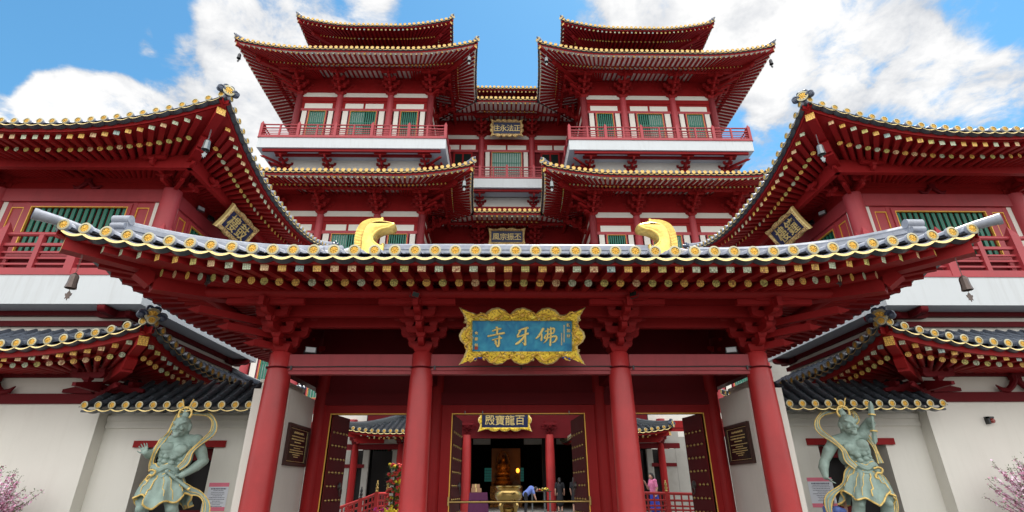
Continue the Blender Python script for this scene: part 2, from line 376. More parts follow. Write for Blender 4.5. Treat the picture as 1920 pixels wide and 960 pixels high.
# ------------------------------------------------------------------ tiled roofs with upturned eaves
class Roof:
    def __init__(s, cx, cy, hx, hy, o, flare, z0, up, L, p, ins, zi, sag=.35, gable=None):
        s.__dict__.update(cx=cx, cy=cy, hx=hx, hy=hy, o=o, flare=flare, z0=z0, up=up, L=L, p=p, ins=ins, zi=zi, sag=sag, gable=gable)
    def side(s, k, tip_lo=True, tip_hi=True, lo=None, hi=None, val_lo=None, val_hi=None):
        return Side(s, k, tip_lo, tip_hi, lo, hi, val_lo, val_hi)
class Side:
    def __init__(s, r, k, tip_lo, tip_hi, lo, hi, val_lo, val_hi):
        s.r, s.k = r, k; s.h = r.hx if k in (0, 2) else r.hy; s.U = s.h+r.o+r.flare
        x, y = {0: (r.cx, r.cy-r.hy), 1: (r.cx+r.hx, r.cy), 2: (r.cx, r.cy+r.hy), 3: (r.cx-r.hx, r.cy)}[k]
        s.F = Frame(x, y, k); s.tl, s.th = tip_lo, tip_hi
        s.lo = -s.U if lo is None else lo; s.hi = s.U if hi is None else hi; s.vl, s.vh = val_lo, val_hi
    def e(s, u):
        r = s.r; a = 0.
        if s.th: a = max(a, 1-(s.U-u)/r.L)
        if s.tl: a = max(a, 1-(s.U+u)/r.L)
        return max(0., min(1., a))**r.p
    def out(s, u):
        w = s.r.o + s.r.flare*s.e(u)
        if s.vh is not None: w = min(w, s.vh-u)
        if s.vl is not None: w = min(w, u-s.vl)
        return w
    def clipped(s, u): return s.out(u) < s.r.o-.01
    def wmin(s, u):
        r = s.r; w = -r.ins
        if r.gable and s.k in (0, 2) and abs(u) < r.gable: return w
        lim = -r.ins if not (r.gable and s.k in (1, 3)) else -(r.hx-r.gable)
        if s.th: w = max(w, u-s.h)
        if s.tl: w = max(w, -u-s.h)
        return max(w, lim)
    def lift(s, u, w):
        r = s.r; return r.up*s.e(u)*max(0., min(1.15, (w+r.ins*.4)/(r.o+r.ins*.4)))**1.4
    def S(s, u, w):
        r = s.r; t = (r.o-w)/(r.o+r.ins); f = (1-r.sag)*t + r.sag*t*t if t > 0 else (1-r.sag)*t
        return r.z0 + (r.zi-r.z0)*f + s.lift(u, w)
    def soff(s, u, w, off, sl): return s.r.z0 - off + max(0, s.r.o-w)*sl + s.lift(u, w)
    def P(s, u, w, z): return s.F.P(u, w, z)

def disc(mb, c, out, up, r, petals, mi_rim, mi_gold):
    """round tile end: rim, raised gold face with petals"""
    c = Vector(c); out = Vector(out).normalized(); sd = out.cross(Vector(up)).normalized(); upv = sd.cross(out)
    n = 24 if petals else 10
    def ring(rad, h, wob=0.): return [c + out*(h+(wob if i % 3 == 0 else 0)) + sd*(rad*math.cos(2*math.pi*i/n)) + upv*(rad*math.sin(2*math.pi*i/n)) for i in range(n)]
    rings = [ring(r, -.05), ring(r, .012), ring(r*.70, .018), ring(r*.66, .004)]
    for a, b, m in ((0, 1, 0), (1, 2, mi_rim), (2, 3, mi_rim)):
        mb.add(rings[a]+rings[b], [(i, (i+1) % n, n+(i+1) % n, n+i) for i in range(n)], m)
    if petals:
        g0, g1, g2 = ring(r*.66, .004), ring(r*.48, .012, -.016), ring(r*.2, .012, -.008)
        for a, b in ((g0, g1), (g1, g2)): mb.add(a+b, [(i, (i+1) % n, n+(i+1) % n, n+i) for i in range(n)], mi_gold)
        mb.add(g2+[c+out*.022], [(i, (i+1) % n, n) for i in range(n)], mi_gold)
    else:
        mb.add(rings[3], [tuple(range(n))], mi_gold)

def build_roof(th, sides, sp, rd, tile, near=True, soffit='red', raf=None, fascia=(.10, .22), wood='red', hips=True, finials=True, hipspan=1., hipback=.05, hipz=0., drip=True, dripw=.52, part_roof='tile_roof'):
    """tiles, eave boards, rafters, hips of the given sides; returns the rafter meshes, largest in view first"""
    rafters = []
    roofmb = MB(); boards = MB(); sof = MB()
    for sd in sides:
        r = sd.r; W = sd.F.W(); U = sd.F.U()
        n = max(2, int(round((sd.hi-sd.lo)/sp))); us = [sd.lo + (sd.hi-sd.lo)*(j+.5)/n for j in range(n)]
        edges = [sd.lo + (sd.hi-sd.lo)*j/n for j in range(n+1)]
        NS = 7 if near else 4
        for u in us:
            w0, w1 = sd.out(u), sd.wmin(u)
            if w0-w1 < .12: continue
            cl = sd.clipped(u); na = 6 if near else 4
            rings = []
            for i in range(NS):
                w = w0+(w1-w0)*i/(NS-1); z = sd.S(u, w)
                rings.append([Vector(sd.P(u, w, z)) + U*(rd*.92*math.cos(math.pi*(j/na)*1.0)) + Vector((0, 0, rd*.92*math.sin(math.pi*j/na)-.15*rd)) for j in range(na+1)])
            flat = [p for q in rings for p in q]
            roofmb.add(flat, [(i*(na+1)+j, i*(na+1)+j+1, (i+1)*(na+1)+j+1, (i+1)*(na+1)+j) for i in range(NS-1) for j in range(na)])
            if near:      # joints between the barrel tiles
                for i in range(1, 12):
                    w = w0-.34*i
                    if w < w1+.1: break
                    roofmb.cyl(Vector(sd.P(u, w+.025, sd.S(u, w+.025)-.15*rd)), Vector(sd.P(u, w-.025, sd.S(u, w-.025)-.15*rd)), rd*1.0, n=10)
            if not cl:
                tip = sd.e(u)
                disc(roofmb, sd.P(u, w0+.02, sd.S(u, w0)), W, (0, 0, 1), rd, near, 1, 2)
        for a, b in zip(edges[:-1], edges[1:]):
            m = (a+b)/2
            if sd.out(m)-sd.wmin(m) < .1: continue
            strips = []
            for u in (a, b):
                w0, w1 = sd.out(u), sd.wmin(u); w1 = min(w1, w0)
                strips.append([(u, w0+(w1-w0)*i/(NS-1)) for i in range(NS)])
            for (dz, tgt, inn, w_end) in ((-.5*rd, roofmb, None, None),):
                vs = [sd.P(u, w, sd.S(u, w)+dz) for st in strips for u, w in st]
                tgt.add(vs, [(i, i+1, NS+i+1, NS+i) for i in range(NS-1)])
            # soffit boards
            if raf:
                vs = []
                for u in (a, b):
                    w0 = sd.out(u)-.10; w1 = min(max(0 if not (sd.th or sd.tl) else sd.wmin(u), -.1), w0)
                    for i in range(4):
                        w = w0+(w1-w0)*i/3; vs.append(sd.P(u, w, sd.soff(u, w, raf['off'], raf['sl'])))
                sof.add(vs, [(i, i+1, 4+i+1, 4+i) for i in range(3)])
        # drip tiles between the discs
        if drip:
            for a, b in zip(us[:-1], us[1:]):
                if sd.clipped(a) or sd.clipped(b): continue
                k = 6 if near else 3; top = []; mid = []; bot = []; back = []
                for i in range(k+1):
                    t = i/k; u = a+(b-a)*t; w = sd.out(u)+.02; s_ = 4*t*(1-t)
                    z = sd.S(u, w) - rd*.55 - s_*rd*.55
                    top.append(sd.P(u, w-.05, z+.12*rd)); mid.append(sd.P(u, w, z-.22*rd)); bot.append(sd.P(u, w+.008, z-dripw*rd)); back.append(sd.P(u, w-.10, z-(dripw+.35)*rd))
                roofmb.add(top+mid, [(i, i+1, k+2+i, k+1+i) for i in range(k)], 0)
                roofmb.add(mid+bot, [(i, i+1, k+2+i, k+1+i) for i in range(k)], 3)
                roofmb.add(bot+back, [(i, i+1, k+2+i, k+1+i) for i in range(k)], 4)
        # fascia following the eave
        m = 40 if near else 24; f0, f1 = fascia; vs = []; fs = []
        cnt = 0
        for i in range(m+1):
            u = sd.lo+(sd.hi-sd.lo)*i/m
            if sd.clipped(u) and cnt and (u > 0) and sd.vh is not None: break
            if sd.clipped(u): continue
            w = sd.out(u)-.10
            for dw, dz in ((0, -f0), (0, -f1), (-.07, -f1), (-.07, -f0)): vs.append(sd.P(u, w+dw, sd.S(u, w+.1)+dz))
            cnt += 1
        for i in range(cnt-1):
            for j in range(4): fs.append((i*4+j, i*4+(j+1) % 4, (i+1)*4+(j+1) % 4, (i+1)*4+j))
        boards.add(vs, fs)
        # rafters
        if raf:
            wl = raf['wl']; a0 = sd.h-raf.get('fan', 1.2); s0 = raf['sp']
            def u_in(u):
                s_ = 1 if u > 0 else -1; au = abs(u); tipend = sd.th if u > 0 else sd.tl
                if not tipend or au < a0: return u
                return s_*(a0+(au-a0)*(sd.h-.05-a0)/(sd.U-a0))
            nr = int((sd.hi-sd.lo)/s0); st = (sd.lo+sd.hi)/2-(nr-1)*s0/2
            if sd.r.cx == 0: st = -(nr-1)*s0/2
            brd = []
            for j in range(nr):
                u = st+j*s0; w0 = sd.out(u); cl = sd.clipped(u)
                tipend = sd.th if u > 0 else sd.tl
                if w0 < .5: continue
                if tipend and abs(u) > sd.h + (w0-.16) - raf.get('clear', .3): continue
                ui = u_in(u); we = w0-.17
                zo = sd.soff(u, we, raf['off'], raf['sl'])-raf['h']/2-.005
                fr = .45
                um = ui+(u-ui)*(1-fr*w0/(w0+.01)); wm = we*(1-fr)
                # inner end of the upper (flying) rafter
                zm = sd.soff(um, wm, raf['off'], raf['sl'])-raf['h']/2-.005
                e = random.choice((0, 0, 1, 1, 2, 2, 3, 4)) if raf.get('ends', True) else None
                q = MB(); q.beam(sd.P(um, wm, zm), sd.P(u, we, zo), raf['w'], raf['h'], 0, 1)
                rafters.append((q, e if not cl else None, 'square'))
                wl_ = wl*w0/r.o
                if not cl or wl_ > .5:
                    t = wl_/we; ul = ui+(u-ui)*t
                    if tipend and abs(ul) > sd.h+wl_-raf.get('clear', .3): continue
                    zl = sd.soff(ul, wl_, raf['off'], raf['sl'])-raf['h']-raf['rr']*.9
                    zi = sd.soff(ui, 0, raf['off'], raf['sl'])-raf['h']-raf['rr']*.9+raf.get('ri', 0)
                    q = MB(); q.cyl(sd.P(ui, -.1, zi), sd.P(ul, wl_, zl), raf['rr'], n=10 if near else 6, mi=0, mi_end=1)
                    rafters.append((q, random.choice([0, 0, 0, 4, 4, 2, 1]) if raf.get('ends', True) and not cl else None, 'round'))
                    brd.append((ul, wl_, zl))
            # the board that the flying rafters sit on
            vs = []; fs = []
            for (u, w, z) in brd:
                z = z+raf['rr']*1.0
                for dw, dz in ((-.04, 0), (-.04, raf['h']*.75), (-.12, raf['h']*.75), (-.12, 0)): vs.append(sd.P(u, w+dw, z+dz))
            for i in range(len(brd)-1):
                for j in range(4): fs.append((i*4+j, i*4+(j+1) % 4, (i+1)*4+(j+1) % 4, (i+1)*4+j))
            boards.add(vs, fs)
    # corners
    hip_parts = []
    for sd in sides:
        if not (sd.th and hips): continue
        r = sd.r; wt = r.o+r.flare; h = sd.h
        U, W = sd.F.U(), sd.F.W(); diag = (U+W).normalized()
        if raf:
            q = MB(); off, sl = raf['off'], raf['sl']
            bw = raf['w']*1.7
            def hp(w, dz): return Vector(sd.P(h+w, w, sd.soff(h+w, w, off, sl)+dz))
            q.beam(hp(wt*.30, -.16), hp(wt-.14, -.12), bw, bw*1.15, 0, 1)
            q.beam(hp(-.1, -.30), hp(wt*.62, -.20-bw*.7), bw*1.15, bw*1.3, 0, 0)
            q.beam(hp(wt*.62, -.20-bw*.7), hp(wt*.68, -.12-bw*.4), bw*1.15, bw*1.0, 0, 0)
            q.build('hip_rafter', [wood, 'end0'], th)
        q = MB(); pts = []; w1 = max(-r.ins, -(r.hx-r.gable)) if r.gable else -r.ins
        ns = 14
        for i in range(ns+1):
            w = wt-hipback+(w1*hipspan-wt+hipback)*i/ns; pts.append(Vector(sd.P(h+w, w, sd.S(h+w, w)+hipz)))
        hb = rd*1.3
        for a, b in zip(pts[:-1], pts[1:]):
            q.beam(a+Vector((0, 0, hb*.7-hipz/2)), b+Vector((0, 0, hb*.7-hipz/2)), rd*1.9, hb*1.6+hipz)
            q.beam(a+Vector((0, 0, hb*1.0)), b+Vector((0, 0, hb*1.0)), rd*2.5, hb*.35)
        q.tube([p+Vector((0, 0, hb*1.7)) for p in pts], rd*.85, 8)
        ridge = q.build('hip_ridge', tile, th)
        if finials:
            q = MB(); c = pts[0]+Vector((0, 0, hb*1.0))+diag*.06
            sdv = diag.cross(Vector((0, 0, 1)))
            disc(q, c+Vector((0, 0, -.01)), diag, (0, 0, 1), rd*1.7, near, 1, 2)
            q.cyl(c-diag*.16+Vector((0, 0, -.01)), c, rd*1.65, n=16)
            if near:
                if tile in ('tiled', 'tilem'): disc(q, pts[0]+diag*.10+Vector((0, 0, -rd*.1)), diag, (0, 0, 1), rd*1.05, near, 1, 2)
                for s_ in (-1, 1):
                    q.ball(c-diag*.05+sdv*(s_*rd*2.15)+Vector((0, 0, -rd*.25)), rd*1.05, rd*1.05, rd*.95)
                    sp_ = [c+diag*.0 + sdv*(s_*(rd*2.15-rd*(1.05-.075*i)*math.cos(i*.62))) + Vector((0, 0, rd*(1.05-.075*i)*math.sin(i*.62)-rd*.25)) for i in range(13)]
                    q.tube(sp_, [rd*.42*(1-.04*i) for i in range(13)], 7)
                    sp_ = [c-diag*.06 + sdv*(s_*(rd*.75-rd*.6*math.cos(i*.6)))*1.0 + Vector((0, 0, rd*1.5+rd*.6*math.sin(i*.6))) for i in range(9)]
                    q.tube(sp_, rd*.36, 6)
            else:
                q.cyl(c-diag*.1+Vector((0, 0, rd*.2)), c+diag*.12+Vector((0, 0, rd*1.4)), rd*.8, rd*.35, 8)
            q.build('finial', ['finial' if near else tile, 'rim', 'gold'], ridge)
    roofmb.build(part_roof, [tile, 'rim' if near else 'goldf', 'gold' if near else 'goldf', 'goldp' if near else 'goldf', 'tiled'], th)
    boards.build('eave_board', wood, th)
    if raf: sof.build('soffit', soffit, th)
    return rafters

def emit_rafters(th, rafters, wood, most=100, far=False):
    """the rafters that show largest are parts; the rest is one mass"""
    rest = MB()
    for i, (q, e, shape) in enumerate(rafters):
        if i < most:
            q.build('rafter' if shape == 'square' else 'round_rafter', [wood, ENDS[e] if e is not None else wood], th)
        else:
            b = MB(); b.v = q.v; b.f = q.f; b.m = [0 if (m == 0 or e is None) else 1+e for m in q.m]; rest.merge(b)
    if rest.f: rest.build('remaining_rafters', [wood]+ENDS, th, kind='stuff')

# ------------------------------------------------------------------ bracket sets
def arm(mb, F, c, along, half, w, h, z, cut=.35):
    """arm with rounded lower ends; along = 'u' or 'w'; c = (u, w) centre"""
    q = min(h*.95, half*cut*1.6)
    prof = [(-half, h), (-half, h*.62)] + [(-half+q*(1-math.cos(t)), h*.62*(1-math.sin(t))) for t in (.5, 1.0, 1.57)]
    prof = prof + [(-x, y) for x, y in prof[::-1]]
    U = F.U() if along == 'u' else F.W(); N = F.W() if along == 'u' else F.U()
    o = Vector(F.P(c[0], c[1], z)) - N*(w/2)
    mb.prism(prof, o, U, Vector((0, 0, 1)), N, w)
def block(mb, F, u, w, z, s, h):
    t = s/2; b = s*.34
    vs = [F.P(u-b, w-b, z), F.P(u+b, w-b, z), F.P(u+b, w+b, z), F.P(u-b, w+b, z)]
    for zz in (z+h*.5, z+h): vs += [F.P(u-t, w-t, zz), F.P(u+t, w-t, zz), F.P(u+t, w+t, zz), F.P(u-t, w+t, zz)]
    mb.add(vs, [(3,2,1,0)] + [(k*4+i, k*4+(i+1) % 4, k*4+4+(i+1) % 4, k*4+4+i) for k in (0, 1) for i in range(4)] + [(8,9,10,11)])
def bracket(F, u0, z, sc, reach, tiers=3, diag=0, tongue=True, wall=0.):
    """cluster on a column top at local u0: base block, tiers of crossed arms stepping outwards"""
    mb = MB(); s = sc
    vs = []
    for hw, zz in ((.19*s, z), (.22*s, z+.06*s), (.31*s, z+.20*s), (.31*s, z+.28*s)):
        vs += [F.P(u0-hw, wall-hw, zz), F.P(u0+hw, wall-hw, zz), F.P(u0+hw, wall+hw, zz), F.P(u0-hw, wall+hw, zz)]
    mb.add(vs, [(3,2,1,0)] + [(k*4+i, k*4+(i+1) % 4, k*4+4+(i+1) % 4, k*4+4+i) for k in range(3) for i in range(4)] + [(12,13,14,15)])
    st = reach/tiers; ah = .20*s; bh = .14*s; aw = .17*s
    zt = z+.20*s
    for k in range(tiers):
        wout = st*(k+1)
        # forward arm with a curved nose
        arm(mb, F, (u0, wall+(wout-.25*s)/2), 'w', (wout+.25*s)/2+.06*s, aw, ah, zt)
        block(mb, F, u0, wall+wout, zt+ah, .27*s, bh)
        for j in range(k+1):
            half = (.46+.24*(k-j))*s
            if j == 0 or k-j < 2:
                arm(mb, F, (u0, wall+st*j), 'u', half, aw, ah, zt+.003)
                for e in (-1, 1): block(mb, F, u0+e*(half-.10*s), wall+st*j, zt+ah, .25*s, bh)
        zt += ah+bh*.9
    arm(mb, F, (u0, wall+reach), 'u', .62*s, aw, ah, zt-.02*s)
    for e in (-1, 1): block(mb, F, u0+e*.5*s, wall+reach, zt-.02*s+ah, .25*s, bh)
    if tongue:
        mb.beam(F.P(u0, wall+reach*.3, zt-.05*s), F.P(u0, wall+reach+.30*s, zt-.10*s), .15*s, .26*s)
        mb.beam(F.P(u0, wall+.1, zt-.30*s), F.P(u0, wall+reach*.78, zt-.40*s), .13*s, .15*s)
    if diag:
        U = F.U()*diag; W = F.W(); d = (U+W).normalized(); zt = z+.20*s
        for k in range(tiers):
            L_ = st*(k+1)*1.41+.1*s; c = Vector(F.P(u0, wall, zt)); mb.beam(c, c+d*L_+Vector((0, 0, .02)), aw, ah)
            # pointed nose
            c2 = c+d*L_; sdv = d.cross(Vector((0, 0, 1)))*(aw/2)
            a = [c2-sdv+Vector((0,0,-ah/2)), c2+sdv+Vector((0,0,-ah/2)), c2+sdv+Vector((0,0,ah/2)), c2-sdv+Vector((0,0,ah/2)), c2+d*.28*s+Vector((0,0,-.02))]
            mb.add(a, [(0,1,4), (1,2,4), (2,3,4), (3,0,4)])
            # arms of the corner seen side on
            F2 = Frame(*c.xy, (F.k+1) % 4 if diag > 0 else (F.k-1) % 4)
            arm(mb, F2, (0, (st*(k+1)-.25*s)/2), 'w', (st*(k+1)+.25*s)/2+.06*s, aw*.98, ah, zt-.004)
            block(mb, F2, 0, st*(k+1), zt+ah, .27*s, bh)
            arm(mb, F2, (0, st*(k+1)), 'u', .42*s, aw*.97, ah, zt+.09*s)
            zt += ah+bh*.9
    return mb
# ------------------------------------------------------------------ balustrade, facade bay, name board
def balustrade(th, F, u0, u1, w, z, h, post_sp, parent=None, wood='redp', sc=1.0):
    """rails and posts along u at offset w, base beam at z"""
    mb = MB(); n = max(1, int(round((u1-u0)/post_sp))); pw = .10*sc
    F.box(mb, u0, u1, w-.09*sc, w+.09*sc, z, z+.17*sc)
    mb.cyl(F.P(u0, w, z+h), F.P(u1, w, z+h), .055*sc, n=8)
    mb.beam(F.P(u0, w, z+h*.74), F.P(u1, w, z+h*.74), .08*sc, .07*sc)
    for q in (.28, .42, .56): mb.beam(F.P(u0, w, z+h*q), F.P(u1, w, z+h*q), .045*sc, .045*sc)
    for i in range(n+1):
        u = u0+(u1-u0)*i/n; t = pw
        F.box(mb, u-t, u+t, w-t, w+t, z+.003, z+h+.05)
        vs = [F.P(u-t, w-t, z+h+.05), F.P(u+t, w-t, z+h+.05), F.P(u+t, w+t, z+h+.05), F.P(u-t, w+t, z+h+.05), F.P(u, w, z+h+.33*sc)]
        mb.add(vs, [(0,1,4), (1,2,4), (2,3,4), (3,0,4)])
        if i < n:
            for q in ((.5,) if post_sp > 2.4 else (.5,)):
                um = u+(u1-u0)/n*q; t2 = pw*.55; F.box(mb, um-t2, um+t2, w-t2, w+t2, z+.10, z+h-.03)
    return mb.build('balustrade', wood, parent or th)
def lattice_window(th, F, u0, u1, w, z0, z1, nbars, pale_sheet=None, frame='redp', hbars=2):
    mb = MB(); t = .09
    for a, b, c, d in ((u0-t, u1+t, z1, z1+t), (u0-t, u1+t, z0-t, z0), (u0-t, u0, z0, z1), (u1, u1+t, z0, z1)): F.box(mb, a, b, w-.08, w+.06, c, d)
    o = mb.build('window', frame, th)
    mb = MB(); e = .022
    for a, b, c, d in ((u0, u1, z1-e, z1), (u0, u1, z0, z0+e), (u0, u0+e, z0+e, z1-e), (u1-e, u1, z0+e, z1-e)): F.box(mb, a, b, w+.01, w+.066, c, d)
    mb.build('gold_trim', 'goldln', o)
    mb = MB(); g = (u1-u0-.06)/nbars
    for i in range(nbars):
        u = u0+.03+g*(i+.5); F.box(mb, u-g*.27, u+g*.27, w-.04, w, z0+e, z1-e)
    for i in range(hbars):
        z = z0+(z1-z0)*(i+1)/(hbars+1); F.box(mb, u0+.03, u1-.03, w-.035, w-.005, z-.03, z+.03)
    mb.build('lattice', 'green', o)
    mb = MB(); F.box(mb, u0, u1, w-.16, w-.12, z0, z1); mb.build('pane', 'pane', o)
    if pale_sheet:
        mb = MB(); F.box(mb, u0+(u1-u0)*pale_sheet[0], u0+(u1-u0)*pale_sheet[1], w-.10, w-.075, z0+.03, z1-.03); mb.build('pale_sheet', 'pale_sheet', o)  # pale sheet behind part of the lattice bars
    return o
def name_board(name, label, F, u, w, zc, wd, ht, tilt, body, panel, frame_mat, sizes, depth=.09, group=None, scall=(4, 2), charscale=1.0, edge=.26, small=None, bitef=1., bold=.0, shear=0.):
    """hanging board: scalloped carved frame, lacquered panel, raised gold characters; leans forward by tilt"""
    th = thing(name, F.P(u, w, zc), label, 'name board', group)
    U, W = F.U(), F.W(); Z = (Vector((0, 0, 1))*math.cos(tilt) + W*math.sin(tilt)); Nn = (W*math.cos(tilt) - Vector((0, 0, 1))*math.sin(tilt))
    c = Vector(F.P(u, w, zc))
    def X(x, y, d): return c + U*x + Z*y + Nn*d
    hw, hh = wd/2, ht/2; bite = ht*.085*bitef
    # outline: pointed corners, scallops between
    pts = []
    def run(p, q, k, m):
        P, Q = Vector(p), Vector(q); L_ = (Q-P).length; d = (Q-P).normalized(); nrm = Vector((-d.y, d.x))
        for i in range(k):
            for j in range(m):
                t = (i+j/m)/k; s_ = j/m; base = P + d*(L_*t)
                first, last = i == 0, i == k-1
                if first: y = -bite*1.6*(s_)
                elif last: y = -bite*1.6*(1-s_)
                else: y = -bite*1.6 + bite*1.9*math.sin(math.pi*s_)**.7
                y += .05*bite*math.sin(s_*m*2.2)
                pts.append(base - nrm*(-y) if False else base + nrm*y)
    # clockwise with inward normal handled by sign
    kx, ky = scall[0]+1, scall[1]+1
    run((-hw, hh), (hw, hh), kx, 10) if False else None
    corners = [(-hw, -hh), (hw, -hh), (hw, hh), (-hw, hh)]
    ks = [kx, ky, kx, ky]
    for a in range(4):
        p, q = Vector(corners[a]), Vector(corners[(a+1) % 4]); k = ks[a]; m = 10; d = (q-p).normalized(); nin = Vector((-d.y, d.x)); L_ = (q-p).length
        for i in range(k):
            for j in range(m):
                s_ = j/m; t = (i+s_)/k
                if i == 0: y = bite*1.6*math.sin(s_*math.pi/2)
                elif i == k-1: y = bite*1.6*math.cos(s_*math.pi/2)
                else: y = bite*1.6 - bite*1.5*math.sin(math.pi*s_)**.75
                y += bite*.07*math.sin(j*2.4)
                v = p+d*(L_*t)+nin*y; pts.append((v.x, v.y))
    pw, ph = hw-edge*ht, hh-edge*ht
    mb = MB(); n = len(pts)
    # frame ring: outer outline -> raised lip -> inner rectangle
    def inner(x, y):
        k = max(abs(x)/pw, abs(y)/ph); return (x/k, y/k)
    A = [X(x, y, 0) for x, y in pts]; B = [X(x, y, depth) for x, y in pts]
    Cc = [X(x*.965, y*.95, depth*1.35) for x, y in pts]; D = [X(*[(x*.93*.45+inner(x, y)[0]*.55), (y*.9*.45+inner(x, y)[1]*.55)], depth*1.5) for x, y in pts]
    E_ = [X(*inner(x, y), depth*.9) for x, y in pts]; G = [X(*inner(x, y), depth*.5) for x, y in pts]
    for P_, Q_, mi in ((A, B, 1), (B, Cc, 1), (Cc, D, 0), (D, E_, 0), (E_, G, 1)):
        mb.add(P_+Q_, [(i, (i+1) % n, n+(i+1) % n, n+i) for i in range(n)], mi)
    mb.add(A, [tuple(range(n))[::-1]], 1)
    mb.build('carved_frame', [frame_mat, 'goldp'], th)
    mb = MB(); q = [X(-pw*1.01, -ph*1.01, depth*.55), X(pw*1.01, -ph*1.01, depth*.55), X(pw*1.01, ph*1.01, depth*.55), X(-pw*1.01, ph*1.01, depth*.55)]
    mb.add(q + [p-Nn*depth*.3 for p in q], [(0,1,2,3), (0,4,5,1), (1,5,6,2), (2,6,7,3), (3,7,4,0)])
    mb.build('panel', panel, th)
    nC = len(body); step = sizes[0]; gs = sizes[1]
    for i, ch in enumerate(body or ''):
        x0 = (i-(nC-1)/2)*step
        text_mesh(ch, gs, .012, lambda x, y, z, x0=x0: X(x0+x, y, depth*.58+.012+z), 'goldp', 'character', th, bold, shear)
    return th, X, (pw, ph)
# ------------------------------------------------------------------ ground
g = MB(); g.add([(-400,-300,0),(400,-300,0),(400,600,0),(-400,600,0)], [(0,1,2,3)]); g.build('ground', 'tilefloor', kind='structure')
def floor_z(): return .45

# ------------------------------------------------------------------ the tall hall behind: two wings and a recessed centre
def main_hall():
    th = thing('temple_hall', (0, 34, 0), 'tall red and cream temple hall with two tiered wings rising behind the gate', 'temple hall')
    WX, CY, WY = 11.09, 37.2, 32.0
    raf = dict(off=.40, sl=.24, w=.135, h=.12, rr=.075, sp=.38, wl=2.05, fan=1.6, ri=.0)
    far = []
    def level(z0, up, ins, zi, zi_c=None):
        out = []
        for sx in (-1, 1):
            r = Roof(sx*WX, 39, 5.09, 7, 3.5, .28, z0, up, 5.2, 1.8, ins, zi)
            inner = r.side(1, True, False, hi=-1.8, val_hi=-1.8) if sx < 0 else r.side(3, False, True, lo=1.8, val_lo=1.8)
            outer = r.side(3, False, True, lo=-7) if sx < 0 else r.side(1, True, False, hi=7)
            out += [r.side(0), inner, outer]
        c = Roof(0, CY+4, 6, 4, 3.5, .28, z0, up, 5.2, 1.8, ins, zi)
        out.append(c.side(0, False, False, lo=-6, hi=6, val_lo=-6, val_hi=6))
        return out
    r1 = build_roof(th, level(20.49, .55, .05, 22.2), .38, .125, 'tile', False, 'soff', raf, (.16, .34), 'red')
    r2 = build_roof(th, level(31.14, .62, 1.8, 33.6), .38, .125, 'tile', False, 'soff', raf, (.16, .34), 'red')
    raf3 = dict(off=.36, sl=.22, w=.13, h=.15, rr=.08, sp=.36, wl=1.75, fan=1.2)
    sides = []
    for sx in (-1, 1):
        r = Roof(sx*WX, 38, 3.28, 3.28, 3.0, .25, 37.1, .66, 5.0, 1.8, 3.1, 39.6); sides += [r.side(k) for k in (0, 1, 2, 3)]
    c = Roof(0, 44, 8, 3.5, 3.0, .0, 35.75, 0, 1, 1, 3., 38.2); sides.append(c.side(0, False, False, lo=-7.4, hi=7.4))
    r3 = build_roof(th, sides, .38, .125, 'tile', False, 'red', raf3, (.14, .30), 'red', finials=True)
    # rafters: front of the lower and upper wing roofs show largest
    allr = r1+r2+r3
    emit_rafters(th, sorted(allr, key=lambda q: -abs(q[0].v[4][1]-34)*0 + q[0].v[4][1]+.35*abs(q[0].v[4][2]-20)), 'red', 100)
    # solid bodies
    for sx in (-1, 1):
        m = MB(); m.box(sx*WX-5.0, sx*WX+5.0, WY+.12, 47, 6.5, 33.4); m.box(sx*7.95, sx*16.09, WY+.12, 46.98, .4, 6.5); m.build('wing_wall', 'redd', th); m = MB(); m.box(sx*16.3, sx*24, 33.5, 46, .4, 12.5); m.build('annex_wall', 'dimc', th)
        m = MB(); m.box(sx*WX-3.28, sx*WX+3.28, 34.72, 41.28, 33.38, 36.9); m.build('top_storey_wall', 'redd', th)
    m = MB(); m.box(-6.09, 6.09, CY+.12, 47.02, 6.02, 33.3); m.box(-8, 8, 40.5, 47.04, 33.28, 35.6); m.build('centre_wall', 'redd', th)
    # storeys
    def storey(F, cols, zb, zt, wins, top_z, doors=(), fz=None):
        """cols: column positions, wins: (u0, u1, blind), zt: column top"""
        for u in cols:
            m = MB(); m.cyl(F.P(u, 0, zb), F.P(u, 0, zt), .27, .25, n=18); m.build('column', 'redp', th)
        b = MB(); lo, hi = cols[0], cols[-1]
        F.box(b, lo, hi, -.10, .08, zt-.51, zt-.11); F.box(b, lo, hi, -.10, .02, zt-1.21, zt-.72); F.box(b, lo, hi, -.10, .03, zt-.72, zt-.51)
        F.box(b, lo-.2, hi+.2, -.10, .04, zt+.35, top_z); b.build('tie_beam', 'red', th)
        w = MB(); F.box(w, lo, hi, -.11, .015, zt-.11, zt+.36); w.build('cream_panel', 'cream', th)
        for a, c in zip(cols[:-1], cols[1:]):
            mid = (a+c)/2; pcs = []
            if c-a > 3.3: pcs += [(a+.5, mid-.08, -.05, .035, zt-1.19, zt-.72), (mid+.08, c-.5, -.05, .035, zt-1.19, zt-.72)]
            else: pcs += [(a+.5, c-.5, -.05, .035, zt-1.19, zt-.72)]
            for win in wins:
                if a < (win[0]+win[1])/2 < c: pcs += [(a+.37, win[0]-.19, -.05, .02, zb, zt-1.42), (win[1]+.19, c-.37, -.05, .02, zb, zt-1.42)]
            for q in pcs: w = MB(); F.box(w, *q); w.build('cream_panel', 'cream', th)
        b = MB(); F.box(b, lo, hi, -.10, .04, zt-1.42, zt-1.19); b.build('window_rail', 'redp', th)
        for (a, c, bl) in wins: lattice_window(th, F, a, c, .0, zb+.55, zt-1.42-.02, max(8, int((c-a)/.155)), bl)
